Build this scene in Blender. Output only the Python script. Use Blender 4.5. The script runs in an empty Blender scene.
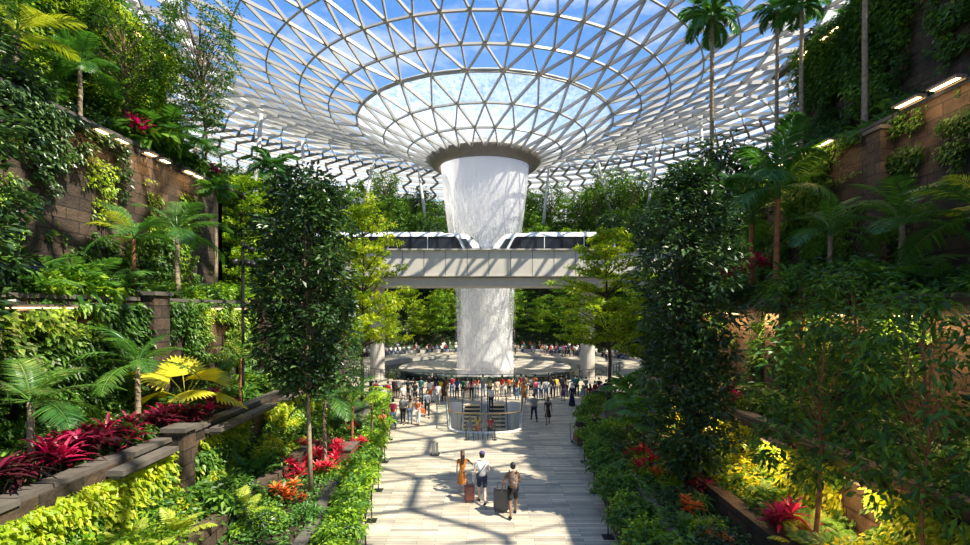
import bpy, bmesh, math, random
import numpy as np
from mathutils import Vector, Matrix, Euler
PI = math.pi
S = bpy.context.scene
COL = S.collection
R0 = np.random.RandomState

# ------------------------------------------------------------------ camera, sky, sun, exposure
F = 500.0                      # focal length in pixels, eye 7 m above the plaza
EYE = 7.0
cd = bpy.data.cameras.new('camera'); cam = bpy.data.objects.new('camera', cd); COL.objects.link(cam)
cam.location = (0, 0, EYE); cam.rotation_euler = (PI/2, 0, 0)
cd.sensor_width = 36.0; cd.lens = F/970*36.0; cd.shift_y = 37.5/970; cd.clip_end = 1000
S.camera = cam
S.view_settings.view_transform = 'Standard'; S.view_settings.look = 'None'
S.view_settings.gamma = 1; S.view_settings.use_curve_mapping = False
S.view_settings.exposure = 0.35
SUN_DIR = Vector((0.60, -0.30, 0.86)).normalized()      # towards the sun

w = bpy.data.worlds.new('sky'); S.world = w; w.use_nodes = True
nt = w.node_tree; nt.nodes.clear()
def N(nt, t, **k):
    n = nt.nodes.new(t)
    for a, b in k.items():
        if a.startswith('i_'):
            key = a[2:]
            key = int(key) if key.isdigit() else key.replace('_', ' ')
            n.inputs[key].default_value = b
        else: setattr(n, a, b)
    return n
def ramp(nt, stops, interp='LINEAR'):
    r = nt.nodes.new('ShaderNodeValToRGB'); r.color_ramp.interpolation = interp
    e = r.color_ramp.elements
    while len(e) < len(stops): e.new(0.5)
    for q, (p, c) in zip(e, stops):
        q.position = p; q.color = (*c, 1) if len(c) == 3 else c
    return r
tc = N(nt, 'ShaderNodeTexCoord'); sx = N(nt, 'ShaderNodeSeparateXYZ'); nt.links.new(tc.outputs['Generated'], sx.inputs[0])
g = ramp(nt, [(0.0, (.55, .62, .66)), (0.03, (.70, .80, .90)), (0.22, (.33, .56, .88)), (0.5, (.12, .31, .74)), (1.0, (.08, .23, .62))])
nt.links.new(sx.outputs['Z'], g.inputs[0])
mp = N(nt, 'ShaderNodeMapping'); mp.inputs['Scale'].default_value = (1, 1.4, 2.6); nt.links.new(tc.outputs['Generated'], mp.inputs[0])
no = N(nt, 'ShaderNodeTexNoise'); no.inputs['Scale'].default_value = 3.2; no.inputs['Detail'].default_value = 7; no.inputs['Roughness'].default_value = .6
nt.links.new(mp.outputs[0], no.inputs['Vector'])
cr = ramp(nt, [(.50, (0, 0, 0)), (.74, (1, 1, 1))]); nt.links.new(no.outputs[0], cr.inputs[0])
mx = N(nt, 'ShaderNodeMix', data_type='RGBA'); nt.links.new(cr.outputs[0], mx.inputs[0]); nt.links.new(g.outputs[0], mx.inputs[6]); mx.inputs[7].default_value = (1.0, 1.0, 1.02, 1)
bg = N(nt, 'ShaderNodeBackground'); bg.inputs[1].default_value = 1.05; nt.links.new(mx.outputs[2], bg.inputs[0])
wo = N(nt, 'ShaderNodeOutputWorld'); nt.links.new(bg.outputs[0], wo.inputs[0])

sd = bpy.data.lights.new('sun', 'SUN'); sd.energy = 8.5; sd.angle = math.radians(0.45); sd.color = (1.0, .90, .72)
so = bpy.data.objects.new('sun', sd); COL.objects.link(so); so.rotation_euler = SUN_DIR.to_track_quat('Z', 'Y').to_euler()

# ------------------------------------------------------------------ materials
M = {}
def mat(name, color, rough=.6, metal=0, spec=.5, emit=None, es=0, noise=0, nscale=8, bump=0, coat=0):
    m = bpy.data.materials.new(name); m.use_nodes = True; M[name] = m
    t = m.node_tree; b = t.nodes['Principled BSDF']
    b.inputs['Base Color'].default_value = (*color, 1); b.inputs['Roughness'].default_value = rough
    b.inputs['Metallic'].default_value = metal; b.inputs['Specular IOR Level'].default_value = spec
    if emit: b.inputs['Emission Color'].default_value = (*emit, 1); b.inputs['Emission Strength'].default_value = es
    if noise or bump:
        gm = N(t, 'ShaderNodeNewGeometry'); n = N(t, 'ShaderNodeTexNoise'); n.inputs['Scale'].default_value = nscale; n.inputs['Detail'].default_value = 5
        t.links.new(gm.outputs['Position'], n.inputs['Vector'])
        if noise:
            r = ramp(t, [(.3, tuple(c*(1-noise) for c in color)), (.7, tuple(min(1, c*(1+noise)) for c in color))])
            t.links.new(n.outputs[0], r.inputs[0]); t.links.new(r.outputs[0], b.inputs['Base Color'])
        if bump:
            bp = N(t, 'ShaderNodeBump'); bp.inputs['Strength'].default_value = bump; bp.inputs['Distance'].default_value = .05
            t.links.new(n.outputs[0], bp.inputs['Height']); t.links.new(bp.outputs[0], b.inputs['Normal'])
    return m
def leafmat(name, c0, c1, c2, rough=.42, trans=.35, spec=.45):
    m = bpy.data.materials.new(name); m.use_nodes = True; M[name] = m
    t = m.node_tree; b = t.nodes['Principled BSDF']; out = t.nodes['Material Output']
    a = N(t, 'ShaderNodeAttribute'); a.attribute_name = 'rnd'
    oi = N(t, 'ShaderNodeObjectInfo')
    ad = N(t, 'ShaderNodeMath', operation='MULTIPLY_ADD'); ad.inputs[1].default_value = .24; t.links.new(oi.outputs['Random'], ad.inputs[0])
    t.links.new(a.outputs['Fac'], ad.inputs[2])
    sb = N(t, 'ShaderNodeMath', operation='SUBTRACT'); sb.inputs[1].default_value = .12; t.links.new(ad.outputs[0], sb.inputs[0])
    r = ramp(t, [(0, c0), (.5, c1), (1, c2)]); t.links.new(sb.outputs[0], r.inputs[0])
    t.links.new(r.outputs[0], b.inputs['Base Color']); b.inputs['Roughness'].default_value = rough; b.inputs['Specular IOR Level'].default_value = spec
    hs = N(t, 'ShaderNodeHueSaturation'); hs.inputs['Hue'].default_value = .49; hs.inputs['Saturation'].default_value = 1.1; hs.inputs['Value'].default_value = 1.5
    t.links.new(r.outputs[0], hs.inputs['Color'])
    tr = N(t, 'ShaderNodeBsdfTranslucent'); t.links.new(hs.outputs[0], tr.inputs[0])
    ms = N(t, 'ShaderNodeMixShader'); ms.inputs[0].default_value = trans
    t.links.new(b.outputs[0], ms.inputs[1]); t.links.new(tr.outputs[0], ms.inputs[2]); t.links.new(ms.outputs[0], out.inputs[0])
    return m
leafmat('leaf_dark', (.012, .035, .010), (.032, .085, .020), (.10, .19, .045), rough=.33, trans=.22, spec=.6)
leafmat('leaf_mid', (.02, .065, .010), (.075, .19, .022), (.24, .40, .05))
leafmat('leaf_bright', (.10, .24, .015), (.24, .42, .025), (.48, .58, .05))
leafmat('leaf_yellow', (.26, .36, .02), (.52, .55, .035), (.80, .72, .07), trans=.4)
leafmat('leaf_lime', (.13, .26, .012), (.34, .46, .02), (.62, .62, .05), trans=.42)
leafmat('leaf_palm', (.02, .08, .015), (.05, .16, .025), (.16, .32, .05), rough=.35)
leafmat('leaf_palm_yellow', (.16, .25, .02), (.38, .46, .05), (.66, .66, .12), rough=.4)
leafmat('leaf_fern', (.03, .11, .02), (.09, .23, .04), (.22, .40, .07))
leafmat('leaf_red', (.05, .012, .015), (.30, .012, .045), (.85, .05, .16), rough=.35, trans=.3)
leafmat('leaf_scarlet', (.20, .015, .02), (.62, .02, .05), (.9, .10, .14), rough=.35, trans=.35)
leafmat('leaf_maroon', (.02, .012, .012), (.08, .012, .02), (.42, .02, .09), rough=.35, trans=.25)
leafmat('leaf_orange', (.35, .12, .02), (.65, .16, .04), (.8, .42, .06), rough=.4)
mat('bark', (.16, .10, .06), .85, noise=.45, nscale=6, bump=.6)
mat('bark_pale', (.30, .23, .15), .8, noise=.35, nscale=7, bump=.4)
mat('bark_red', (.30, .12, .045), .7, noise=.4, nscale=9, bump=.4)
mat('bark_dark', (.07, .05, .035), .9, noise=.4, nscale=6, bump=.5)
mat('soil', (.05, .032, .02), .95, noise=.5, nscale=3, bump=.8)
mat('slope_soil', (.035, .05, .02), .95, noise=.5, nscale=1, bump=.8)
mat('steel', (.40, .385, .365), .35, metal=.0)
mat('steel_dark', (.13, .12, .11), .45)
mat('steel_edge', (.42, .43, .42), .4)
mat('shade_white', (.86, .86, .84), .5)
mat('concrete', (.50, .47, .42), .7, noise=.10, nscale=.8)
mat('girder', (.62, .58, .51), .6, noise=.08, nscale=.7)
mat('joint', (.16, .15, .14), .8)
mat('coping', (.12, .105, .09), .6, noise=.25, nscale=3)
mat('dark_metal', (.03, .03, .032), .4, metal=.5)
mat('grey_metal', (.35, .36, .37), .35, metal=.8)
mat('brass', (.55, .36, .15), .3, metal=.8)
mat('train_white', (.86, .86, .85), .3, coat=1)
mat('train_black', (.012, .012, .014), .3, spec=.25)
mat('train_red', (.5, .06, .03), .5)
mat('ring_brown', (.20, .17, .14), .45, noise=.1, nscale=2)
mat('lamp_glow', (1, .85, .6), .4, emit=(1.0, .66, .32), es=9)
mat('white_paint', (.82, .81, .78), .5)
mat('step_dark', (.025, .024, .022), .5)
mat('step_tread', (.75, .56, .34), .5)
mat('wood_brown', (.20, .10, .05), .6, noise=.2)

def brickmat(name, c1, c2, mort, bw, rh, msize=.012, bump=.5, rough=.75, xmode='wall', noisef=.35, offset=.5):
    m = bpy.data.materials.new(name); m.use_nodes = True; M[name] = m
    t = m.node_tree; b = t.nodes['Principled BSDF']
    gm = N(t, 'ShaderNodeNewGeometry'); s = N(t, 'ShaderNodeSeparateXYZ'); t.links.new(gm.outputs['Position'], s.inputs[0])
    c = N(t, 'ShaderNodeCombineXYZ')
    if xmode == 'wall':
        a = N(t, 'ShaderNodeMath', operation='ADD'); t.links.new(s.outputs[0], a.inputs[0]); t.links.new(s.outputs[1], a.inputs[1])
        t.links.new(a.outputs[0], c.inputs[0]); t.links.new(s.outputs[2], c.inputs[1])
    else:
        t.links.new(s.outputs[0], c.inputs[0]); t.links.new(s.outputs[1], c.inputs[1])
    br = N(t, 'ShaderNodeTexBrick'); br.offset = offset
    br.inputs['Color1'].default_value = (*c1, 1); br.inputs['Color2'].default_value = (*c2, 1); br.inputs['Mortar'].default_value = (*mort, 1)
    br.inputs['Scale'].default_value = 1; br.inputs['Mortar Size'].default_value = msize; br.inputs['Brick Width'].default_value = bw; br.inputs['Row Height'].default_value = rh
    t.links.new(c.outputs[0], br.inputs['Vector'])
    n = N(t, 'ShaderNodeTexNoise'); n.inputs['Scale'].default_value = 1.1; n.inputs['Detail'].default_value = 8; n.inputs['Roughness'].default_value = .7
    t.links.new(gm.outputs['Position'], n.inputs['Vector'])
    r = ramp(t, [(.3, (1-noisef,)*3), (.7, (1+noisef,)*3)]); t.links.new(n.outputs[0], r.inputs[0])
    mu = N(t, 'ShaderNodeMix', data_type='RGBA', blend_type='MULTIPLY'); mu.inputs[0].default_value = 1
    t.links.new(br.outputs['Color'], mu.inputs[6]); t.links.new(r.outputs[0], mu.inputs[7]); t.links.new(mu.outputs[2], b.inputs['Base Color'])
    b.inputs['Roughness'].default_value = rough
    h = N(t, 'ShaderNodeMath', operation='MULTIPLY_ADD'); h.inputs[1].default_value = -1.0; t.links.new(br.outputs['Fac'], h.inputs[0]); 
    n2 = N(t, 'ShaderNodeTexNoise'); n2.inputs['Scale'].default_value = 9; n2.inputs['Detail'].default_value = 6; t.links.new(gm.outputs['Position'], n2.inputs['Vector'])
    t.links.new(n2.outputs[0], h.inputs[2])
    bp = N(t, 'ShaderNodeBump'); bp.inputs['Strength'].default_value = bump; bp.inputs['Distance'].default_value = .04
    t.links.new(h.outputs[0], bp.inputs['Height']); t.links.new(bp.outputs[0], b.inputs['Normal'])
    return m
def fabric(name, c):
    m = bpy.data.materials.new(name); m.use_nodes = True; M[name] = m; t = m.node_tree; b = t.nodes['Principled BSDF']; b.inputs['Base Color'].default_value = (*c, 1); b.inputs['Roughness'].default_value = .8
    tr = N(t, 'ShaderNodeBsdfTranslucent'); tr.inputs[0].default_value = (*c, 1); ms = N(t, 'ShaderNodeMixShader'); ms.inputs[0].default_value = .55
    t.links.new(b.outputs[0], ms.inputs[1]); t.links.new(tr.outputs[0], ms.inputs[2]); t.links.new(ms.outputs[0], t.nodes['Material Output'].inputs[0])
fabric('blind_cloth', (.80, .80, .78))
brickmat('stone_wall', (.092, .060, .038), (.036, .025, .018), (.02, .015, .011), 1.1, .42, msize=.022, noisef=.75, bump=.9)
brickmat('floor_stone', (.70, .60, .44), (.30, .275, .235), (.12, .105, .085), 1.5, .17, msize=.008, bump=.15, rough=.42, xmode='floor', noisef=.22, offset=.37)

def glassmat(name, tint, gl=.08, white=0.0, wcol=(.85, .9, .92), streak=False):
    m = bpy.data.materials.new(name); m.use_nodes = True; M[name] = m
    t = m.node_tree; t.nodes.remove(t.nodes['Principled BSDF']); out = t.nodes['Material Output']
    tr = N(t, 'ShaderNodeBsdfTransparent'); tr.inputs[0].default_value = (*tint, 1)
    go = N(t, 'ShaderNodeBsdfGlossy'); go.inputs['Roughness'].default_value = .03
    fr = N(t, 'ShaderNodeFresnel'); fr.inputs[0].default_value = 1.35
    mu = N(t, 'ShaderNodeMath', operation='MULTIPLY_ADD'); mu.inputs[1].default_value = .5; mu.inputs[2].default_value = gl*.3; t.links.new(fr.outputs[0], mu.inputs[0])
    ms = N(t, 'ShaderNodeMixShader'); t.links.new(mu.outputs[0], ms.inputs[0]); t.links.new(tr.outputs[0], ms.inputs[1]); t.links.new(go.outputs[0], ms.inputs[2])
    last = ms
    if white:
        df = N(t, 'ShaderNodeBsdfTranslucent'); df.inputs[0].default_value = (*wcol, 1)
        m2 = N(t, 'ShaderNodeMixShader'); m2.inputs[0].default_value = white
        if streak:
            gm = N(t, 'ShaderNodeNewGeometry'); n = N(t, 'ShaderNodeTexNoise'); n.inputs['Scale'].default_value = 1.6; n.inputs['Detail'].default_value = 8; n.inputs['Roughness'].default_value = .75
            t.links.new(gm.outputs['Position'], n.inputs['Vector']); r = ramp(t, [(.35, (white*.35,)*3), (.65, (min(1, white*1.8),)*3)])
            t.links.new(n.outputs[0], r.inputs[0]); t.links.new(r.outputs[0], m2.inputs[0])
        t.links.new(ms.outputs[0], m2.inputs[1]); t.links.new(df.outputs[0], m2.inputs[2]); last = m2
    t.links.new(last.outputs[0], out.inputs[0]); return m
glassmat('roof_glass', (.94, .97, .99), .05, white=.0)
glassmat('wet_glass', (.90, .95, .98), .06, white=.27, wcol=(.80, .87, .92), streak=True)
glassmat('clear_glass', (.86, .93, .91), .12, white=.05)
glassmat('bowl_glass', (.55, .70, .62), .15, white=.35, wcol=(.55, .66, .55))
m = mat('moat_water', (.035, .045, .038), .15, spec=.25); 
mat('bowl_water', (.74, .66, .56), .12, noise=.05, nscale=1.5, bump=.25)

# ------------------------------------------------------------------ mesh helpers
def nrm(a):
    a = np.asarray(a, float); l = np.linalg.norm(a, axis=-1, keepdims=True); l[l < 1e-9] = 1; return a/l
class MB:
    """collects raw geometry, then links it as ONE mesh object"""
    def __init__(s): s.v = []; s.f = []; s.r = []; s.m = []; s.n = 0
    def add(s, v, f, mi=0, r=None):
        v = np.asarray(v, float).reshape(-1, 3); s.v.append(v)
        s.f.extend([tuple(int(i)+s.n for i in q) for q in f]); s.m.extend([mi]*len(f))
        s.r.append(np.full(len(v), .5) if r is None else np.asarray(r, float)); s.n += len(v); return s
    def box(s, c, d, rz=0, mi=0, taper=1.0):
        c = np.array(c, float); x, y, z = [q/2 for q in d]
        v = np.array([(-x, -y, -z), (x, -y, -z), (x, y, -z), (-x, y, -z), (-x*taper, -y*taper, z), (x*taper, -y*taper, z), (x*taper, y*taper, z), (-x*taper, y*taper, z)])
        if rz: k, q = math.cos(rz), math.sin(rz); v = v @ np.array([(k, q, 0), (-q, k, 0), (0, 0, 1)])
        return s.add(v+c, [(0, 3, 2, 1), (4, 5, 6, 7), (0, 1, 5, 4), (1, 2, 6, 5), (2, 3, 7, 6), (3, 0, 4, 7)], mi)
    def tube(s, pts, rad, k=7, mi=0, cap=True, r=None):
        pts = np.asarray(pts, float); n = len(pts); rad = np.broadcast_to(np.asarray(rad, float), (n,))
        d = np.gradient(pts, axis=0); d = nrm(d); up = np.array((0, 0, 1.)) if abs(d[0][2]) < .9 else np.array((1., 0, 0))
        a = np.linspace(0, 2*PI, k, endpoint=False); V = []
        for i in range(n):
            x = np.cross(up, d[i]); x /= max(1e-9, np.linalg.norm(x)); y = np.cross(d[i], x); up = y if abs(np.dot(y, d[i])) < .5 else up
            V.append(pts[i]+rad[i]*(np.cos(a)[:, None]*x+np.sin(a)[:, None]*y))
            up = y
        fs = []
        for i in range(n-1):
            for j in range(k): fs.append((i*k+j, i*k+(j+1) % k, (i+1)*k+(j+1) % k, (i+1)*k+j))
        if cap: fs.append(tuple(range(k-1, -1, -1))); fs.append(tuple((n-1)*k+j for j in range(k)))
        V = np.concatenate(V); return s.add(V, fs, mi, None if r is None else np.full(len(V), r))
    def lathe(s, prof, c=(0, 0, 0), k=32, mi=0, cap=False, a0=0, a1=2*PI):
        full = abs(a1-a0-2*PI) < 1e-6; a = np.linspace(a0, a1, k, endpoint=False) if full else np.linspace(a0, a1, k+1); kk = len(a)
        V = np.concatenate([np.stack([c[0]+r*np.cos(a), c[1]+r*np.sin(a), np.full(kk, c[2]+z)], 1) for r, z in prof])
        fs = []
        for i in range(len(prof)-1):
            for j in range(kk if full else kk-1): fs.append((i*kk+j, i*kk+(j+1) % kk, (i+1)*kk+(j+1) % kk, (i+1)*kk+j))
        if cap: fs.append(tuple(range(kk-1, -1, -1))); fs.append(tuple((len(prof)-1)*kk+j for j in range(kk)))
        return s.add(V, fs, mi)
    def ell(s, c, r, k=12, h=8, mi=0):
        prof = [(max(1e-4, math.sin(PI*i/h)), -math.cos(PI*i/h)) for i in range(h+1)]
        a = np.linspace(0, 2*PI, k, endpoint=False)
        V = np.concatenate([np.stack([p*np.cos(a), p*np.sin(a), np.full(k, z)], 1) for p, z in prof])*np.array(r)+np.array(c)
        fs = [(i*k+j, i*k+(j+1) % k, (i+1)*k+(j+1) % k, (i+1)*k+j) for i in range(h) for j in range(k)]
        return s.add(V, fs, mi)
    def extr(s, prof, axis, a, b, mi=0):
        """closed 2-D profile extruded along axis ('x' or 'y')"""
        n = len(prof); V = []
        for t in (a, b):
            for p, q in prof: V.append((t, p, q) if axis == 'x' else (p, t, q))
        fs = [(i, (i+1) % n, n+(i+1) % n, n+i) for i in range(n)]+[tuple(range(n-1, -1, -1)), tuple(range(n, 2*n))]
        return s.add(V, fs, mi)
    def leaves(s, P, D, Nn, L, W, fold=.15, droop=.15, r=None, mi=0):
        P = np.asarray(P, float); n = len(P); D = nrm(D); Nn = nrm(Nn-(Nn*D).sum(1, keepdims=True)*D); Sd = np.cross(D, Nn)
        L = np.broadcast_to(L, (n,))[:, None]; W = np.broadcast_to(W, (n,))[:, None]
        A = P; B = P+D*L*.45+Sd*W*.5+Nn*W*fold; C = P+D*L*.5-Nn*W*fold; E = P+D*L*.45-Sd*W*.5+Nn*W*fold; T = P+D*L; T = T-np.array((0, 0, 1.))*droop*L
        V = np.stack([A, B, C, E, T], 1).reshape(-1, 3); b = (np.arange(n)*5)[:, None]
        fs = np.concatenate([b+np.array([[0, 1, 4, 2]]), b+np.array([[0, 2, 4, 3]])])
        rr = np.repeat(r if r is not None else np.full(n, .5), 5); return s.add(V, fs.tolist(), mi, rr)
    def ribbons(s, P, D, Nn, L, W, grav=.3, seg=4, r=None, mi=0, peak=.35, fold=.12):
        P = np.asarray(P, float); n = len(P); D = nrm(D); Nn = nrm(Nn-(Nn*D).sum(1, keepdims=True)*D); Sd = np.cross(D, Nn)
        L = np.broadcast_to(L, (n,))[:, None]; W = np.broadcast_to(W, (n,))[:, None]; rows = []
        for i in range(seg+1):
            t = i/seg; wv = (t/peak)**.7 if t < peak else max(.0, 1-((t-peak)/(1-peak)))**.75
            wv = max(wv, .16 if i == 0 else .03)
            c = P+D*L*t-np.array((0, 0, 1.))*grav*L*t*t
            rows += [c+Sd*W*wv/2+Nn*W*wv*fold, c-Nn*W*wv*fold, c-Sd*W*wv/2+Nn*W*wv*fold]
        V = np.stack(rows, 1).reshape(-1, 3); q = 3*(seg+1); b = (np.arange(n)*q)[:, None]; fs = []
        for i in range(seg):
            for h in (0, 1): fs.append(b+np.array([[3*i+h, 3*i+h+1, 3*i+h+4, 3*i+h+3]]))
        rr = np.repeat(r if r is not None else np.full(n, .5), q); return s.add(V, np.concatenate(fs).tolist(), mi, rr)
    def mesh(s, name, mats, smooth=False):
        me = bpy.data.meshes.new(name); V = np.concatenate(s.v)
        me.from_pydata(V.tolist(), [], s.f)
        for q in (mats if isinstance(mats, (list, tuple)) else [mats]): me.materials.append(M[q] if isinstance(q, str) else q)
        if any(s.m): me.polygons.foreach_set('material_index', s.m)
        if smooth: me.polygons.foreach_set('use_smooth', [True]*len(me.polygons))
        a = me.attributes.new('rnd', 'FLOAT', 'POINT'); a.data.foreach_set('value', np.concatenate(s.r).astype(np.float32)); me.update()
        return me
    def build(s, name, mats, parent=None, loc=None, smooth=False):
        return link(name, s.mesh(name, mats, smooth), parent, loc)
def link(name, me, parent=None, loc=None, rot=None, sc=None):
    o = bpy.data.objects.new(name, me); COL.objects.link(o)
    if parent: o.parent = parent
    if loc is not None: o.location = loc
    if rot is not None: o.rotation_euler = rot
    if sc is not None: o.scale = sc if hasattr(sc, '__len__') else (sc,)*3
    return o
def tag(o, label=None, cat=None, group=None, kind=None):
    if label: o['label'] = label
    if cat: o['category'] = cat
    if group: o['group'] = group
    if kind: o['kind'] = kind
    return o
def thing(name, label=None, cat=None, loc=(0, 0, 0), rz=0, group=None, kind=None):
    return tag(link(name, None, None, loc, (0, 0, rz)), label, cat, group, kind)
def dup(o, loc=None, rz=None, sc=None, label=None, group=None, rot=None):
    def rec(x, par):
        c = x.copy(); COL.objects.link(c); c.parent = par
        for ch in x.children: rec(ch, c)
        return c
    c = rec(o, None)
    if loc is not None: c.location = loc
    if rz is not None: c.rotation_euler = (0, 0, rz)
    if rot is not None: c.rotation_euler = rot
    if sc is not None: c.scale = sc if hasattr(sc, '__len__') else (sc,)*3
    if label: c['label'] = label
    if group: c['group'] = group
    elif 'group' in c and group is not None: del c['group']
    return c
def struct(name, mb, mats, smooth=False, label=None):
    o = mb.build(name, mats, smooth=smooth); o['kind'] = 'structure'
    if label: o['label'] = label
    return o
def at(px, py, Y):            # the point seen at a pixel of the photograph, Y metres ahead
    return Vector(((px-485)/F*Y, Y, EYE+(310-py)/F*Y))
def atx(px, Y): return (px-485)/F*Y

# ------------------------------------------------------------------ setting: ground, plaza, pool
PC = (0.0, 62.5)                        # centre of the pool and of the roof
def edge_l(y): return float(np.interp(y, [-20, 8, 14, 29, 39, 43], [-3.4, -3.4, -3.7, -5.7, -7.8, -11]))
def edge_r(y): return float(np.interp(y, [-20, 8, 15.9, 20.6, 27, 31, 37, 43], [3.6, 3.6, 4.07, 4.6, 5.2, 6.0, 8.3, 12]))
WF, WB = 28.4, 38.0                     # the escalator well, front and back
well = [(-2.05, 30.2), (-1.95, 29.2), (-1.5, 28.6), (-.8, WF), (0, WF-.1), (.8, WF), (1.5, 28.6), (1.95, 29.2), (2.05, 30.2), (2.75, WB), (-2.75, WB)]
bm = bmesh.new()
out = []
RP = 25.0
a_l = math.atan2(43-62.5, -11-0); a_r = math.atan2(43-62.5, 12)
for y in (-14, 8, 14, 20, 24, 29, 34, 39): out.append((edge_l(y), y))
for k in range(1, 60):
    a = (-PI+.86) - k*(2*PI-1.72+.0)/60
    out.append((RP*math.cos(a), PC[1]+RP*math.sin(a)))
for y in (37, 34, 31, 27, 24, 20.6, 15.9, 8, -14): out.append((edge_r(y), y))
def loop(pts, z=0):
    vs = [bm.verts.new((x, y, z)) for x, y in pts]
    return [bm.edges.new((vs[i], vs[(i+1) % len(vs)])) for i in range(len(vs))]
RM = 15.0
es = loop(out)+loop(well)+loop([(RM*math.cos(2*PI*i/64), PC[1]+RM*math.sin(2*PI*i/64)) for i in range(64)])
bmesh.ops.triangle_fill(bm, edges=es, use_beauty=True)
me = bpy.data.meshes.new('floor'); 
for f in bm.faces:
    if f.normal.z < 0: f.normal_flip()
bm.to_mesh(me); bm.free(); me.materials.append(M['floor_stone'])
tag(link('floor', me), kind='structure')
# well pit
b = MB(); n = len(well)
V = [(x, y, 0) for x, y in well]+[(x, y, -5) for x, y in well]
b.add(V, [(i, n+i, n+(i+1) % n, (i+1) % n) for i in range(n)]); b.add([(x, y, -5) for x, y in well], [tuple(range(n))], 1)
struct('wall_well', b, ['white_paint', 'concrete'])
# moat, kerb
b = MB(); b.lathe([(RM, 0), (RM, -.9), (.01, -.9)], (PC[0], PC[1], 0), 64); struct('trim_1', b, 'concrete')
b = MB(); b.lathe([(.01, -.62), (RM-.01, -.62)], (PC[0], PC[1], 0), 64); tag(b.build('pool_water', 'moat_water'), 'dark ring of still pool water around the pale bowl', 'water', kind='stuff')
# ground outside the plaza and under everything
def gh(x, y):
    """height of the planted slope"""
    r = math.hypot(x-PC[0], y-PC[1])
    h = float(np.interp(r, [0, 26, 30, 38, 48, 60, 72, 90], [-.3, -.3, 1.2, 7, 17, 20, 19, 16]))
    if y < 44:
        el = edge_l(max(y, 28)) if x < 0 else edge_r(max(y, 28))
        dd = abs(x)-abs(el); k = float(np.interp(y, [36, 44], [0, 1]))
        h2 = float(np.interp(dd, [-1, 0, .6, 3, 8, 20], [-.3, -.3, .55, 1.8, 6, 15]))
        h = min(h, h2) if r > 26 else -.3
    return h
b = MB(); xs = np.concatenate([np.arange(-80, -20, 3), np.arange(-20, 20.1, .8), np.arange(22, 81, 3)]); ys = np.concatenate([np.arange(26.9, 50, 1.0), np.arange(50, 146, 2.5)])
V = [(x, y, gh(x, y)) for y in ys for x in xs]; nx = len(xs)
b.add(V, [q for q in [(j*nx+i, j*nx+i+1, (j+1)*nx+i+1, (j+1)*nx+i) for j in range(len(ys)-1) for i in range(nx-1)] if max(V[k][2] for k in q) > -.25])
struct('ground', b, 'slope_soil', smooth=True)
b = MB(); b.add([(-400, -200, -.5-5), (400, -200, -5.5), (400, 500, -5.5), (-400, 500, -5.5)], [(0, 1, 2, 3)]); struct('ground_outside', b, 'soil')

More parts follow.
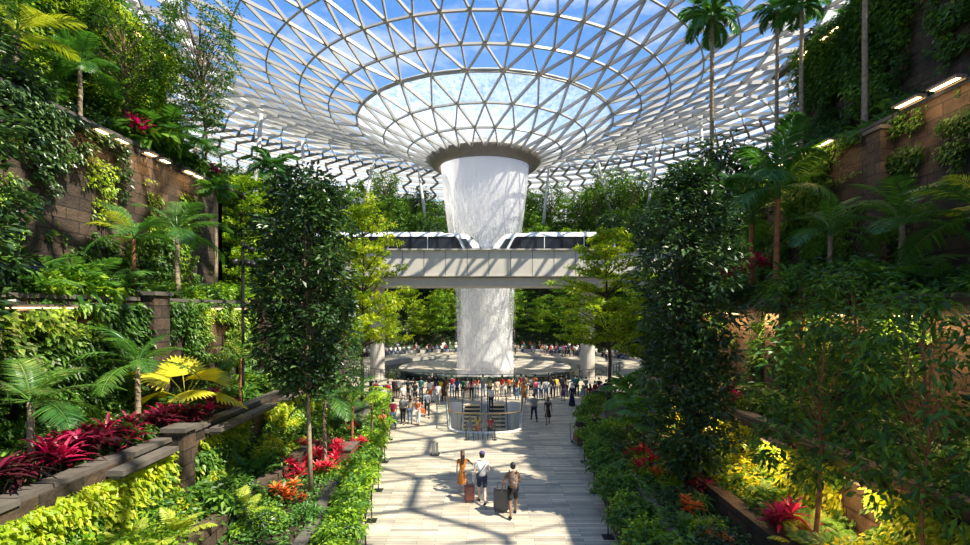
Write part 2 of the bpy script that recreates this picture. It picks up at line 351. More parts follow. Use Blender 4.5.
# ------------------------------------------------------------------ terraces of the canyon
YE = 27.0; YS = -12.0
SD = {'left': -1, 'right': 1}
TZ = {1: 1.15, 2: 3.1, 3: 7.2, 4: 13.6, 5: 20.7}
TX = {1: 7.0, 2: 9.0, 3: 11.6, 4: 14.2, 5: 17.2}
def wallbox(side, x0, x1, z0, z1, y0=YS, y1=YE):
    s = SD[side]; b = MB(); b.box((s*(x0+x1)/2, (y0+y1)/2, (z0+z1)/2), (abs(x1-x0), y1-y0, z1-z0)); return b
for side in ('left', 'right'):
    s = SD[side]
    names = ['wall_%s' % side]*5
    for k in (1, 2, 3, 4, 5):
        z0 = {1: -.4, 2: .3, 3: 2.3, 4: 6.4, 5: 12.8}[k]; z1 = TZ[k]+{1: .32, 2: .15, 3: .12, 4: .1, 5: .1}[k]
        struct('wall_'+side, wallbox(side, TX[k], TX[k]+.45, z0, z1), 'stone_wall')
        if k > 1:  # coping slab, broken into lengths
            b = MB(); rr = random.Random(k*7+s)
            y = YS
            while y < YE:
                l = 3.1 if k == 2 else 4.2
                off = (.0, .18, -.12)[rr.randrange(3)] if k == 2 else 0
                b.box((s*(TX[k]+.18-off), y+l/2-.03, z1+.05), (.46, l-.06, .12)); y += l
            struct('trim_'+side, b, 'coping')
        x2 = TX[k+1]+.1 if k < 5 else 60
        b = wallbox(side, TX[k]+.40, x2, z0, TZ[k], YS, YE-.02); struct('ground', b, 'soil')
    # end face of the massif, facing the valley
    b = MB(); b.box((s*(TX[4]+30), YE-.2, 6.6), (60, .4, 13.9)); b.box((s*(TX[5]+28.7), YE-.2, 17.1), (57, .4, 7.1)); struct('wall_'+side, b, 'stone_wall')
    # low planter along the walkway
    e = edge_l if s < 0 else edge_r
    ys_ = [YS]+list(np.arange(8, 27.1, 1.0))+[29, 31, 34, 37]
    for (off, z1, nm) in ((0, .52, 'trim_'+side), (1.05, .95, 'trim_'+side)):
        b = MB()
        for ya, yb in zip(ys_[:-1], ys_[1:]):
            xa, xb = e(ya)+s*off, e(yb)+s*off
            for zz, wx, ex, mi in ((0, .22, 0, 0), (z1-.06, .30, .04, 1)):
                zt = z1-.06 if mi == 0 else z1
                v = [(xa-s*ex, ya, zz-.02), (xb-s*ex, yb, zz-.02), (xb+s*wx, yb, zz-.02), (xa+s*wx, ya, zz-.02), (xa-s*ex, ya, zt), (xb-s*ex, yb, zt), (xb+s*wx, yb, zt), (xa+s*wx, ya, zt)]
                b.add(v, [(0, 3, 2, 1), (4, 5, 6, 7), (0, 1, 5, 4), (1, 2, 6, 5), (2, 3, 7, 6), (3, 0, 4, 7)], mi)
        struct(nm, b, ['stone_wall', 'coping'])
    b = MB()
    for off0, off1, z in ((.1, 1.1, .42), (1.1, 99, .82)):
        for ya, yb in zip(ys_[:-1], ys_[1:]):
            if yb > 27.5 and off1 > 50: continue
            xa0, xb0 = e(ya)+s*off0, e(yb)+s*off0
            xa1, xb1 = (e(ya)+s*off1, e(yb)+s*off1) if off1 < 50 else (s*TX[1]+s*.1, s*TX[1]+s*.1)
            b.add([(xa0, ya, z), (xb0, yb, z), (xb1, yb, z), (xa1, ya, z)], [(0, 1, 2, 3)])
    struct('ground', b, 'soil')
# stone piers standing out of the walls
for side, x, y, z0, z1, wd in (('left', 9.0, 14.6, 1.1, 3.5, .55), ('left', 11.6, 17.2, 3.1, 7.5, .8), ('left', 11.6, 25.4, 3.1, 7.5, .9), ('right', 14.15, 17.7, 7.2, 13.3, .62), ('right', 11.6, 19.3, 3.1, 7.4, .9), ('right', 9.0, 19.5, 1.1, 3.4, .6)):
    b = MB(); b.box((SD[side]*(x-.1), y, (z0+z1)/2), (wd, wd*1.05, z1-z0)); b.box((SD[side]*(x-.1), y, z1+.06), (wd+.16, wd*1.05+.16, .13), mi=1)
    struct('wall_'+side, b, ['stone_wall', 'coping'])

# ------------------------------------------------------------------ glazed roof: steel gridshell round a central opening
kr = [6.5, 9.5, 12.4, 15.5, 18.6, 21.7, 25, 28.4, 32, 36, 40, 44, 48, 52, 56, 60, 64, 68, 71.5, 74.5, 77, 79, 80.2]
kz = [25.5, 26.5, 27.9, 29.6, 30.5, 31.6, 33, 34.3, 35.6, 36.7, 37.6, 38.1, 38.2, 37.9, 37.2, 36, 34.2, 31.2, 27.6, 23, 17.5, 11, 4.5]
ks = np.concatenate([[0], np.cumsum(np.hypot(np.diff(kr), np.diff(kz)))]); k12 = ks[12]
st = np.concatenate([ks[:12], np.arange(k12, ks[-1], 2.75)])           # finer rings on the outer shell
prof_r = np.interp(st, ks, kr); prof_z = np.interp(st, ks, kz)
slope = np.gradient(prof_z, prof_r)
rings = []; nseg = []; offs = []
n_, o_ = 28, 0.0
for i in range(len(prof_r)):
    if i == 4: n_ = 56; o_ = 2*o_
    elif i == 12: n_ = 112; o_ = 2*o_
    elif i > 0: o_ = o_+.5
    nseg.append(n_); offs.append(o_)
    a = (np.arange(n_)+o_)*2*PI/n_
    rings.append(np.stack([PC[0]+prof_r[i]*np.sin(a), PC[1]-prof_r[i]*np.cos(a), np.full(n_, prof_z[i])], 1))
def snorm(p):
    d = np.array([p[0]-PC[0], p[1]-PC[1]]); r = np.hypot(*d); sl = np.interp(r, prof_r, slope)
    v = np.array([-d[0]/r*sl, -d[1]/r*sl, 1.0]); return v/np.linalg.norm(v)
E = []; T = []
for i in range(len(rings)):
    n = nseg[i]
    for j in range(n): E.append((i, j, i, (j+1) % n, 0))
    if i+1 < len(rings):
        n2 = nseg[i+1]
        if n2 == n:
            d = offs[i+1]-offs[i]            # +.5: outer node j lies after inner node j
            for j in range(n):
                if i < 13 or i % 2: E.append((i, j, i+1, j, 1))
                if i < 13 or not i % 2: E.append((i, j, i+1, (j-1) % n, 1))
                T.append(((i, j), (i+1, j), (i+1, (j-1) % n))); T.append(((i, j), (i, (j+1) % n), (i+1, j)))
        else:
            for j in range(n):
                for q in (-1, 0, 1): E.append((i, j, i+1, (2*j+q) % n2, 1))
                T.append(((i, j), (i+1, 2*j), (i+1, (2*j-1) % n2))); T.append(((i, j), (i+1, (2*j+1) % n2), (i+1, 2*j)))
                T.append(((i, j), (i, (j+1) % n), (i+1, (2*j+1) % n2)))
b = MB(); bk = MB()
for i, j, k, l, ty in E:
    p, q = rings[i][j], rings[k][l]; 
    if min(p[1], q[1]) < -8: continue
    nn = snorm((p+q)/2); d = q-p; d /= np.linalg.norm(d); sd_ = np.cross(d, nn); sd_ /= np.linalg.norm(sd_); nn = np.cross(sd_, d)
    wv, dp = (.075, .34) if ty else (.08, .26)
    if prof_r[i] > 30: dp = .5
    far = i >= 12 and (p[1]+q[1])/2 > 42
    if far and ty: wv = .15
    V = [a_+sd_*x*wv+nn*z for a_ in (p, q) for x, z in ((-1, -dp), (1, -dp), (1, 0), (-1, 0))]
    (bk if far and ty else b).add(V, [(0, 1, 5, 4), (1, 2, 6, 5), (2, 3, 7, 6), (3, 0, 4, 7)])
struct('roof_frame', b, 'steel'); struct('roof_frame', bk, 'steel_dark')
bi, bo = MB(), MB(); 
def P_(t): return rings[t[0]][t[1]]
for t in T:
    ps = [P_(q)+snorm(P_(q))*.03 for q in t]
    if min(p[1] for p in ps) < -8: continue
    (bi if max(prof_r[q[0]] for q in t) < 15.6 else bo).add(ps, [(0, 1, 2)])
struct('roof_glazing', bi, 'wet_glass'); struct('roof_glazing', bo, 'roof_glass')
# gutter ring between wet and dry glass
b = MB(); a = np.linspace(0, 2*PI, 85); b.tube(np.stack([PC[0]+15.5*np.sin(a), PC[1]-15.5*np.cos(a), np.full(85, 29.62)], 1), .17, 6, cap=False); struct('roof_gutter', b, 'steel_edge')
# white sun blinds under the far panes
b = MB()
for i in range(8, len(rings)-2):
    n = nseg[i]
    n2 = nseg[i+1]
    for j in range(n):
        for h in (0,):
            p, q = rings[i][j], rings[i][(j+1) % n]
            c = (p+q)/2; r = math.hypot(c[0]-PC[0], c[1]-PC[1])
            if c[1] < 42: continue
            ang0 = (j+offs[i])*2*PI/n; ang1 = ang0+2*PI/n
            f0, f1 = (.10, .50) if i < 13 else (.10, .74); sh = 0 if i < 13 else (.5 if i % 2 else -.5)
            V = []
            for fa, (lo) in ((f0, 0), (f1, 1)):
                rr_ = prof_r[i]+(prof_r[i+1]-prof_r[i])*fa; zz = prof_z[i]+(prof_z[i+1]-prof_z[i])*fa
                for an in (ang0+(.06+sh*fa)*(ang1-ang0), ang0+(.94+sh*fa)*(ang1-ang0)):
                    V.append((PC[0]+rr_*math.sin(an), PC[1]-rr_*math.cos(an), zz-(.14 if lo else .10)))
            b.add(V, [(0, 1, 3, 2)])
struct('roof_blinds', b, 'blind_cloth')
# ring beam of the opening
b = MB(); b.lathe([(6.75, 26.3), (7.0, 26.1), (6.95, 25.4), (6.5, 24.8), (5.85, 24.45), (5.5, 24.7), (5.45, 26.3), (6.75, 26.3)], (PC[0], PC[1], 0), 96)
struct('roof_ring', b, 'ring_brown', smooth=True)
# slanted supports of the shell
for k, (x0, y0, x1, y1) in enumerate([(418, 164, 434, 222), (549, 164, 538, 222), (598, 160, 622, 225), (374, 160, 352, 222), (302, 145, 312, 200), (655, 150, 640, 220), (700, 150, 712, 215), (262, 130, 246, 200)]):
    rr_ = 46; 
    # top on the shell, foot on the slope
    Yt = 62.5+math.sqrt(max(0, 46**2-((x0-485)/F*100)**2)); pt = at(x0, y0, Yt); pt.z = 37.6
    pb = at(x1, y1, Yt); pb.z = gh(pb.x, pb.y)-.5
    pm = pt+(pb-pt)*1.0
    b = MB(); b.tube([pt, (pt+pm)/2, pm], [.26, .36, .26], 10); o = b.build('roof_strut', 'steel_edge', smooth=True); o['kind'] = 'structure'

# ------------------------------------------------------------------ rain curtain and its bowl
def watermat(name, scale, dens, z0, z1, sharp=.12):
    m = bpy.data.materials.new(name); m.use_nodes = True; M[name] = m; t = m.node_tree
    t.nodes.remove(t.nodes['Principled BSDF']); out = t.nodes['Material Output']
    gm = N(t, 'ShaderNodeNewGeometry'); mp = N(t, 'ShaderNodeMapping'); mp.inputs['Scale'].default_value = scale
    t.links.new(gm.outputs['Position'], mp.inputs[0]); n = N(t, 'ShaderNodeTexNoise'); n.inputs['Scale'].default_value = 1; n.inputs['Detail'].default_value = 5; n.inputs['Roughness'].default_value = .65
    t.links.new(mp.outputs[0], n.inputs['Vector']); s = N(t, 'ShaderNodeSeparateXYZ'); t.links.new(gm.outputs['Position'], s.inputs[0])
    mr = N(t, 'ShaderNodeMapRange'); mr.inputs[1].default_value = z0; mr.inputs[2].default_value = z1; t.links.new(s.outputs['Z'], mr.inputs[0])
    dr = ramp(t, [(p, (v,)*3) for p, v in dens]); t.links.new(mr.outputs[0], dr.inputs[0])
    # alpha = smoothstep(noise > 1 - density)
    su = N(t, 'ShaderNodeMath', operation='ADD'); t.links.new(n.outputs[0], su.inputs[0]); t.links.new(dr.outputs[0], su.inputs[1])
    m2 = N(t, 'ShaderNodeMapRange'); m2.inputs[1].default_value = 1-sharp; m2.inputs[2].default_value = 1+sharp; t.links.new(su.outputs[0], m2.inputs[0])
    tr = N(t, 'ShaderNodeBsdfTransparent'); df = N(t, 'ShaderNodeBsdfDiffuse'); df.inputs[0].default_value = (.96, .96, .97, 1); tl = N(t, 'ShaderNodeBsdfTranslucent'); tl.inputs[0].default_value = (.96, .96, .98, 1)
    a = N(t, 'ShaderNodeMixShader'); a.inputs[0].default_value = .5; t.links.new(df.outputs[0], a.inputs[1]); t.links.new(tl.outputs[0], a.inputs[2])
    o = N(t, 'ShaderNodeMixShader'); t.links.new(m2.outputs[0], o.inputs[0]); t.links.new(tr.outputs[0], o.inputs[1]); t.links.new(a.outputs[0], o.inputs[2]); t.links.new(o.outputs[0], out.inputs[0])
    return m
watermat('water_curtain', (6.5, 6.5, .45), [(0, .62), (.10, .46), (.30, .36), (.55, .38), (.80, .56), (.92, .85), (1, .95)], .4, 25, .22)
watermat('water_core', (2.6, 2.6, .10), [(0, .62), (.3, .50), (.6, .42), (.9, .55), (1, .8)], .4, 25, .30)
def fallprof(r0, r1, rb):
    return [(float(np.interp(z, [.3, 3, 11, 17, 22, 24.9], [rb*1.05, rb, r1, (r0+r1)/2*1.0, r0*.965, r0])), z) for z in np.linspace(-.1, 24.9, 27)]
wf = thing('waterfall', 'tall white waterfall pouring from the roof ring into the round pool bowl', 'waterfall', (PC[0], PC[1], 0))
b = MB(); b.lathe(fallprof(5.45, 3.75, 3.4), (0, 0, 0), 96); b.build('water_curtain', 'water_curtain', wf, smooth=True)
b = MB(); b.lathe(fallprof(4.7, 3.1, 2.7), (0, 0, 0), 96); o = b.build('water_strands', 'water_core', wf, smooth=True)
# mist of fine drops at the foot and below the ring
rs = R0(5)
def drops(n, rlo, rhi, z0, z1, sz, pw=1):
    b = MB(); a = rs.rand(n)*2*PI; z = z0+(z1-z0)*rs.rand(n)**pw
    r = rlo+(rhi-rlo)*rs.rand(n); rad = np.interp(z, [0, 11, 17, 25], [1.0, 1.05, 1.3, 1.5])*r
    P = np.stack([rad*np.cos(a), rad*np.sin(a), z], 1); L = sz*(.5+rs.rand(n)); b.leaves(P, np.tile((0, 0, -1.), (n, 1)), np.stack([np.cos(a), np.sin(a), 0*a], 1)+rs.randn(n, 3)*.2, L*2.2, L*.5, 0, 0); return b
mat('water_drop', (.95, .95, .97), .3)
tag(drops(26000, 2.6, 3.75, .8, 25, .09).build('water_drops', 'water_drop', wf), kind='stuff')
bw = thing('pool_bowl', 'wide pale round bowl that catches the waterfall', 'pool', (PC[0], PC[1], 0))
RB = 10.6
b = MB(); b.lathe([(RB-1.1, -.88), (RB-.35, -.5), (RB, .02), (RB+.16, .10), (RB+.18, .0), (RB-.2, -.55), (RB-.95, -.88)], (0, 0, 0), 96); b.build('bowl_wall', 'bowl_glass', bw, smooth=True)
b = MB(); b.lathe([(.01, -.18), (4, -.10), (8, -.02), (RB-.02, .03)], (0, 0, 0), 96); b.build('water_surface', 'bowl_water', bw, smooth=True)

# ------------------------------------------------------------------ rail bridge and its two trains
YB = 49.6
zt, zb = EYE+(310-250)/F*YB, EYE+(310-276.5)/F*YB
br = thing('rail_bridge', 'beige train bridge spanning in front of the waterfall', 'bridge', (0, YB+2.6, 0))
b = MB(); b.box((0, 0, (zt+zb)/2), (70, 5.2, zt-zb)); b.build('deck_girder', 'girder', br)
b = MB(); b.box((0, .5, zb-.50), (70, 5.4, .86)); b.build('lower_beam', 'concrete', br)
b = MB(); b.box((0, -2.72, zt+.04), (70, .34, .14)); b.box((0, 0, zb+.06), (70, 5.36, .09)); b.build('edge_strip', 'concrete', br)
for k in range(-15, 16): b = MB(); b.box((k*2.15+.4, -2.605, (zt+zb)/2), (.05, .03, zt-zb-.1)); b.build('panel_joint', 'joint', br)
for x in (atx(375, 51), atx(590, 51), -32, 30):
    b = MB(); b.lathe([(.74, 0), (.74, zb-.9)], (x, 0, 0), 24, cap=True); b.build('pier', 'concrete', br, smooth=False)
def train(name, label, xn, dirx, length):
    t = thing(name, label, 'train', (xn, YB+2.3, zt-1.15))
    h = 3.05; wd = 2.6                # body, from track to roof
    def sec(x, top, bot, inset):      # section across, rounded
        y0, y1 = -wd/2+inset, wd/2-inset
        return [(x, y0, bot), (x, y0-.04, bot+.9), (x, y0+.05, top-.45), (x, y0+.28, top-.12), (x, y0+.6, top), (x, y1-.6, top), (x, y1-.28, top-.12), (x, y1-.05, top-.45), (x, y1+.04, bot+.9), (x, y1, bot)]
    xs_ = [(0, 1.35, .25), (.25, 1.9, .16), (.75, 2.45, .10), (1.35, 2.85, .04), (2.0, 3.02, 0), (3, h, 0), (length-.3, h, 0), (length, h-.1, .08)]
    secs = [sec(dirx*x, tp, .25 if x > 0 else .5, ins) for x, tp, ins in xs_]
    V = [p for q in secs for p in q]; n = 10; fs = []
    for i in range(len(secs)-1):
        for j in range(n): fs.append((i*n+j, i*n+(j+1) % n, (i+1)*n+(j+1) % n, (i+1)*n+j))
    fs += [tuple(range(n)), tuple((len(secs)-1)*n+j for j in range(n))]
    b = MB(); b.add(V, fs); b.build('car_body', 'train_white', t, smooth=False)
    # dark glazed band and windows on both sides
    for sy in (-1, 1):
        y = sy*(wd/2+.035)
        b = MB(); band = None; b.extr([(dirx*1.75, 1.25), (dirx*2.4, 2.5), (dirx*2.6, 2.64), (dirx*(length-.3), 2.64), (dirx*(length-.3), 1.25)], 'y', y-.03*sy, y+.02*sy); band = b.build('window_band', 'train_black', t)
        b = MB(); b.extr([(dirx*.75, 1.3), (dirx*1.5, 2.4), (dirx*2.05, 2.4), (dirx*1.5, 1.3)], 'y', sy*(wd/2-.03), sy*(wd/2+.06)); b.build('cab_window', 'clear_glass_dark', t)
        x = 2.9; k = 0
        while x < length-1.8:
            wv = (1.5, 2.6, 1.2, 1.0)[k % 4]
            b = MB(); b.box((dirx*(x+wv/2), sy*(wd/2+.07), 1.93), (wv-.22, .02, .92)); b.build('window', 'train_window', band); x += wv+.1; k += 1
        for xx in (5.4, 9.4, 13.4):
            if xx < length-1:
                b = MB(); b.box((dirx*xx, sy*(wd/2+.075), 1.7), (.07, .03, 1.9)); b.build('door_edge', 'train_white', t)
    b = MB(); b.box((dirx*(length/2+1.6), 0, h+.07), (length-4.6, 1.3, .14)); b.build('roof_fairing', 'train_white', t)
    b = MB(); b.add([(dirx*.08, -.85, 1.42), (dirx*.08, .85, 1.42), (dirx*1.18, .95, 2.72), (dirx*1.18, -.95, 2.72)], [(0, 1, 2, 3)]); b.v[-1] += np.array((-dirx*.10, 0, .07)); b.build('windscreen', 'train_black', t)
    for xx in (2.2, 3.4, length-3.4, length-2.2):
        for sy in (-1, 1): b = MB(); b.tube([(dirx*xx, sy*.8, .35), (dirx*xx, sy*1.05, .35)], .35, 14); b.build('wheel', 'dark_metal', t)
    return t
mat('train_window', (.022, .024, .028), .12, spec=.35); mat('clear_glass_dark', (.04, .045, .05), .12, spec=.4)
train('train_car', 'white train with dark windows on the bridge, left of the waterfall', atx(481, YB+1), -1, 19)
train('train_car', 'white train with dark windows on the bridge, right of the waterfall', atx(491, YB+1), 1, 12.6)

# ------------------------------------------------------------------ plants: prototypes
def sph(rs, n):
    return nrm(rs.randn(n, 3))
def blob_leaves(mb, rs, centres, per, L, W, droop=.2, fold=.15, out=.7, hor=.6, base=.5, spread=.25, flat=1.0, mi=0):
    """leaf clusters: centres (x, y, z, radius)"""
    P, D, Q, r = [], [], [], []
    for c in centres:
        u = sph(rs, per); rad = c[3]*(.45+.6*rs.rand(per))[:, None]
        off = u*rad; off[:, 2] *= flat
        P.append(np.array(c[:3])+off); d = u*out+rs.randn(per, 3)*hor*.6; d[:, 2] = d[:, 2]*.5-droop; D.append(d)
        q = u*.45+rs.randn(per, 3)*.35; q[:, 2] += .8; Q.append(q)
        r.append(np.clip(base+rs.randn()*spread*.5+rs.randn(per)*spread, 0, 1))
    P, D, Q, r = map(np.concatenate, (P, D, Q, r)); k = len(P)
    mb.leaves(P, D, Q, L*(.65+.7*rs.rand(k)), W*(.7+.6*rs.rand(k)), fold, droop*.6, r, mi)
def branches(mb, rs, centres, z0, trunk, rad, k=5, rise=.35):
    for c in centres:
        zb_ = z0+(c[2]-z0)*(.35+.35*rs.rand()); a = np.array([np.interp(zb_, trunk[:, 2], trunk[:, i]) for i in (0, 1)]+[zb_])
        e = np.array(c[:3]); mid = (a+e)/2; mid[2] += rise*(e[2]-a[2])*.3+rs.randn()*.08
        mb.tube([a, mid, e], [rad, rad*.6, rad*.25], k, cap=False)
def trunkpts(rs, h, wob=.1, n=8):
    z = np.linspace(0, h, n); x = np.cumsum(rs.randn(n))*wob*h/n; y = np.cumsum(rs.randn(n))*wob*h/n; x -= x[0]; y -= y[0]
    return np.stack([x, y, z], 1)
HOME = (0, -60, -40)
PROTO = []
def proto(name, cat):
    t = thing(name, None, cat, HOME); PROTO.append(t); return t
def column_tree(name, h, rx, z0, nc, per, L, W, leaf, bark, tr=.11, seed=1, droop=.25, base=.5, flat=1.0, cr=.5, cat='tree', shape='col', wob=.05, spread=.25):
    rs = R0(seed); t = proto(name, cat); tk = trunkpts(rs, h*.96, wob); b = MB(); b.tube(tk, np.linspace(tr, tr*.25, len(tk)), 8)
    cs = []
    for i in range(nc):
        z = z0+(h-z0)*((i+.5)/nc); f = (z-z0)/(h-z0)
        if shape == 'col': R = rx*min(1, (f*4+.45))*min(1, (1-f)*3+.28)
        elif shape == 'ball': R = rx*math.sqrt(max(.05, 1-(2*f-1)**2))
        else: R = rx*(.35+.9*f) * (1 if f < .85 else .75)
        a = i*2.4+rs.rand()*.8; q = R*(.35+.6*rs.rand()**.5)
        cx = np.interp(z, tk[:, 2], tk[:, 0]); cy = np.interp(z, tk[:, 2], tk[:, 1])
        cs.append((cx+q*math.cos(a), cy+q*math.sin(a), z, cr*(.7+.6*rs.rand())))
    branches(b, rs, cs, z0*.9, tk, tr*(.2 if 'lance' in name else .35)); b.build('trunk', bark, t, smooth=True)
    m = MB(); blob_leaves(m, rs, cs, per, L, W, droop, base=base, flat=flat, spread=spread); m.build('foliage', leaf, t)
    return t
def tier_tree(name, h, rx, tiers, leaf, bark, seed, L=.16, W=.09, per=90, nb=9, base=.55, cr=.55, z0=.35):
    rs = R0(seed); t = proto(name, 'tree'); tk = trunkpts(rs, h, .05); b = MB(); b.tube(tk, np.linspace(.13, .03, len(tk)), 8); cs = []
    for i in range(tiers):
        f = i/(tiers-1); z = h*(z0+(.98-z0)*f); R = rx*(1-.6*f**3)*(.75+.4*rs.rand()); a0 = rs.rand()*6
        for k in range(max(3, int(nb*(1-.5*f)))):
            a = a0+k*2*PI/max(3, int(nb*(1-.5*f)))+rs.randn()*.15; cx = np.interp(z, tk[:, 2], tk[:, 0]); cy = np.interp(z, tk[:, 2], tk[:, 1])
            Rk = R*(.65+.5*rs.rand()); e = np.array((cx+Rk*math.cos(a), cy+Rk*math.sin(a), z+.12*R+rs.randn()*.05*h)); s0 = np.array((cx, cy, z-.18*R)); b.tube([s0, (s0+e)/2+(0, 0, .05*R), e], [.045, .03, .012], 5, cap=False)
            for q in (.4, .7, 1.0): cs.append((*(s0+(e-s0)*q+(rs.randn()*.15, rs.randn()*.15, .12)), cr*(.7+.5*rs.rand())))
    b.build('trunk', bark, t, smooth=True); m = MB(); blob_leaves(m, rs, cs, per, L, W, .12, base=base, flat=.22, hor=.8); m.build('foliage', leaf, t); return t
def frond_mesh(name, L, n, ll, lw, mat_, arch=.5, grav=.5, seed=0, base=.5, vee=.35, start=.18, seg=3, rise=.9):
    """one feather frond along +x"""
    rs = R0(seed); b = MB(); t = np.linspace(0, 1, 14); X = L*t*(1-.12*t*t); Z = L*(rise*.5*t-arch*t*t)
    pts = np.stack([X, 0*X, Z], 1); b.tube(pts, np.linspace(.022, .005, 14)*L**.5, 5, cap=False, r=.75)
    s = np.linspace(start, .99, n); c = np.stack([np.interp(s, t, pts[:, k]) for k in range(3)], 1); tg = nrm(np.stack([np.interp(s, t, np.gradient(pts[:, k])) for k in range(3)], 1))
    for sy in (-1, 1):
        k = np.sin(PI*np.clip((s-start*.7)/(1-start*.7), 0, 1)*.86+.32); sd_ = np.array((0, sy, 0.)); up = np.cross(tg, np.array((0, 1., 0))); up = -up*np.sign(up[:, 2:3])*-1
        D = tg*.62+sd_*1.0+up*vee+rs.randn(n, 3)*.06
        b.ribbons(c, D, up+rs.randn(n, 3)*.12, ll*k*(.9+.2*rs.rand(n)), lw*(.8+.4*rs.rand(n)), grav, seg, np.clip(base+rs.randn(n)*.16, 0, 1), peak=.3, fold=.05)
    return b.mesh(name, mat_)
def palm(name, h, fm, nf, tr, bark, seed=0, up=(.1, 1.1), cat='palm', shaft=None, sc=(.85, 1.1), lean=.03):
    """trunk plus separate fronds round the crown"""
    rs = R0(seed); t = proto(name, cat); tk = trunkpts(rs, h, lean); b = MB()
    b.tube(tk, np.interp(np.linspace(0, 1, len(tk)), [0, .08, 1], [tr*1.5, tr, tr*.75]), 9)
    for z in np.arange(.2, h, .22):
        x = np.interp(z, tk[:, 2], tk[:, 0]); y = np.interp(z, tk[:, 2], tk[:, 1]); b.lathe([(tr*1.0, -.015), (tr*1.1, 0), (tr*1.0, .015)], (x, y, z), 9)
    b.build('trunk', bark, t, smooth=True); top = tk[-1]
    if shaft: b = MB(); b.tube([top-(0, 0, .1), top+(0, 0, .35), top+(0, 0, .75)], [tr*.95, tr*1.0, tr*.3], 8); b.build('crown_shaft', shaft, t, smooth=True)
    for i in range(nf):
        a = i*2.399+rs.randn()*.12; el = up[0]+(up[1]-up[0])*(i/(nf-1)); me = fm[i % len(fm)]
        o = link('frond', me, t, tuple(top+np.array((0, 0, .25 if shaft else .0+.02*i/nf)))); o.rotation_euler = (rs.randn()*.15, -el+.25, a); o.scale = (sc[0]+(sc[1]-sc[0])*rs.rand(),)*3
    return t
def fan_mesh(name, R, n, spread, mat_, pet, seed=0, base=.5, split=.55):
    """petiole rising along +x, then a pleated fan"""
    rs = R0(seed); b = MB(); p = np.array([(0, 0, 0), (pet*.5, 0, pet*.42), (pet, 0, pet*.62)]); b.tube(p, [.018, .014, .012], 5, cap=False, r=.7); c = p[-1]
    a = np.linspace(-spread, spread, n); d = np.stack([np.cos(a), np.sin(a), -.12+0*a], 1); w_ = 2*R*math.sin(spread/n)*1.15
    b.ribbons(np.tile(c, (n, 1)), d, np.tile((0, 0, 1.), (n, 1))+rs.randn(n, 3)*.06, R*(.85+.15*np.cos(a*.8))*(.95+.1*rs.rand(n)), w_, .22, 4, np.clip(base+rs.randn(n)*.12, 0, 1), peak=split+.15, fold=.10)
    return b.mesh(name, mat_)
def rosette(name, cat, stems, per, L, W, leaf, seed=0, h=.8, sp=.35, grav=.35, up=.7, base=.5, part='leaves'):
    rs = R0(seed); t = proto(name, cat); b = MB(); m = MB()
    for s in range(stems):
        a = rs.rand()*2*PI; q = sp*rs.rand()**.5 if stems > 1 else 0; top = np.array((q*math.cos(a)*1.4, q*math.sin(a)*1.4, h*(.55+.6*rs.rand()))); b.tube([(q*.5*math.cos(a), q*.5*math.sin(a), 0), top*.5, top], [.025, .02, .016], 6)
        an = np.arange(per)*2.399+rs.rand(); el = up*(.25+1.2*np.arange(per)/per); D = np.stack([np.cos(an)*np.cos(el), np.sin(an)*np.cos(el), np.sin(el)], 1)+rs.randn(per, 3)*.07
        P = np.tile(top, (per, 1))+np.stack([0*an, 0*an, -.25*h*(1-np.arange(per)/per)*rs.rand(per)], 1)
        m.ribbons(P, D, np.stack([-np.cos(an)*.5, -np.sin(an)*.5, 1+0*an], 1), L*(.75+.5*rs.rand(per)), W*(.8+.4*rs.rand(per)), grav, 4, np.clip(base+.35*(np.arange(per)/per-.4)+rs.randn(per)*.15, 0, 1), peak=.45)
    b.build('stem', 'bark', t); m.build(part, leaf, t); return t
def fern(name, nf, L, ll, leaf, seed, arch=.62, rise=1.5, cat='fern', n=22, lw=.05, el=(.1, 1.0)):
    rs = R0(seed); t = proto(name, cat)
    me = [frond_mesh('frond', L, n, ll, lw, leaf, arch, .25, seed+k, .5, .1, .08, 2, rise) for k in range(2)]
    for i in range(nf):
        o = link('frond', me[i % 2], t, (rs.randn()*.05, rs.randn()*.05, 0)); o.rotation_euler = (rs.randn()*.2, -el[0]-(el[1]-el[0])*rs.rand(), i*2.399+rs.randn()*.2); o.scale = (.7+.45*rs.rand(),)*3
    return t
def shrub(name, r, h, nc, per, L, W, leaf, seed, base=.5, droop=.25, cat='shrub', flat=.8, cr=.28, spread=.25):
    rs = R0(seed); t = proto(name, cat); b = MB(); cs = []
    for i in range(nc):
        a = i*2.4; q = r*math.sqrt((i+.5)/nc); z = h*(.35+.6*rs.rand())*(1-.45*(q/r)**2); cs.append((q*math.cos(a), q*math.sin(a), z, cr*(.8+.5*rs.rand())))
        if i % 3 == 0: b.tube([(0, 0, -.1), (q*.4*math.cos(a), q*.4*math.sin(a), z*.6), (q*math.cos(a), q*math.sin(a), z)], [.02, .014, .006], 5, cap=False)
    b.build('stem', 'bark', t); m = MB(); blob_leaves(m, rs, cs, per, L, W, droop, base=base, flat=flat, spread=spread); m.build('foliage', leaf, t); return t

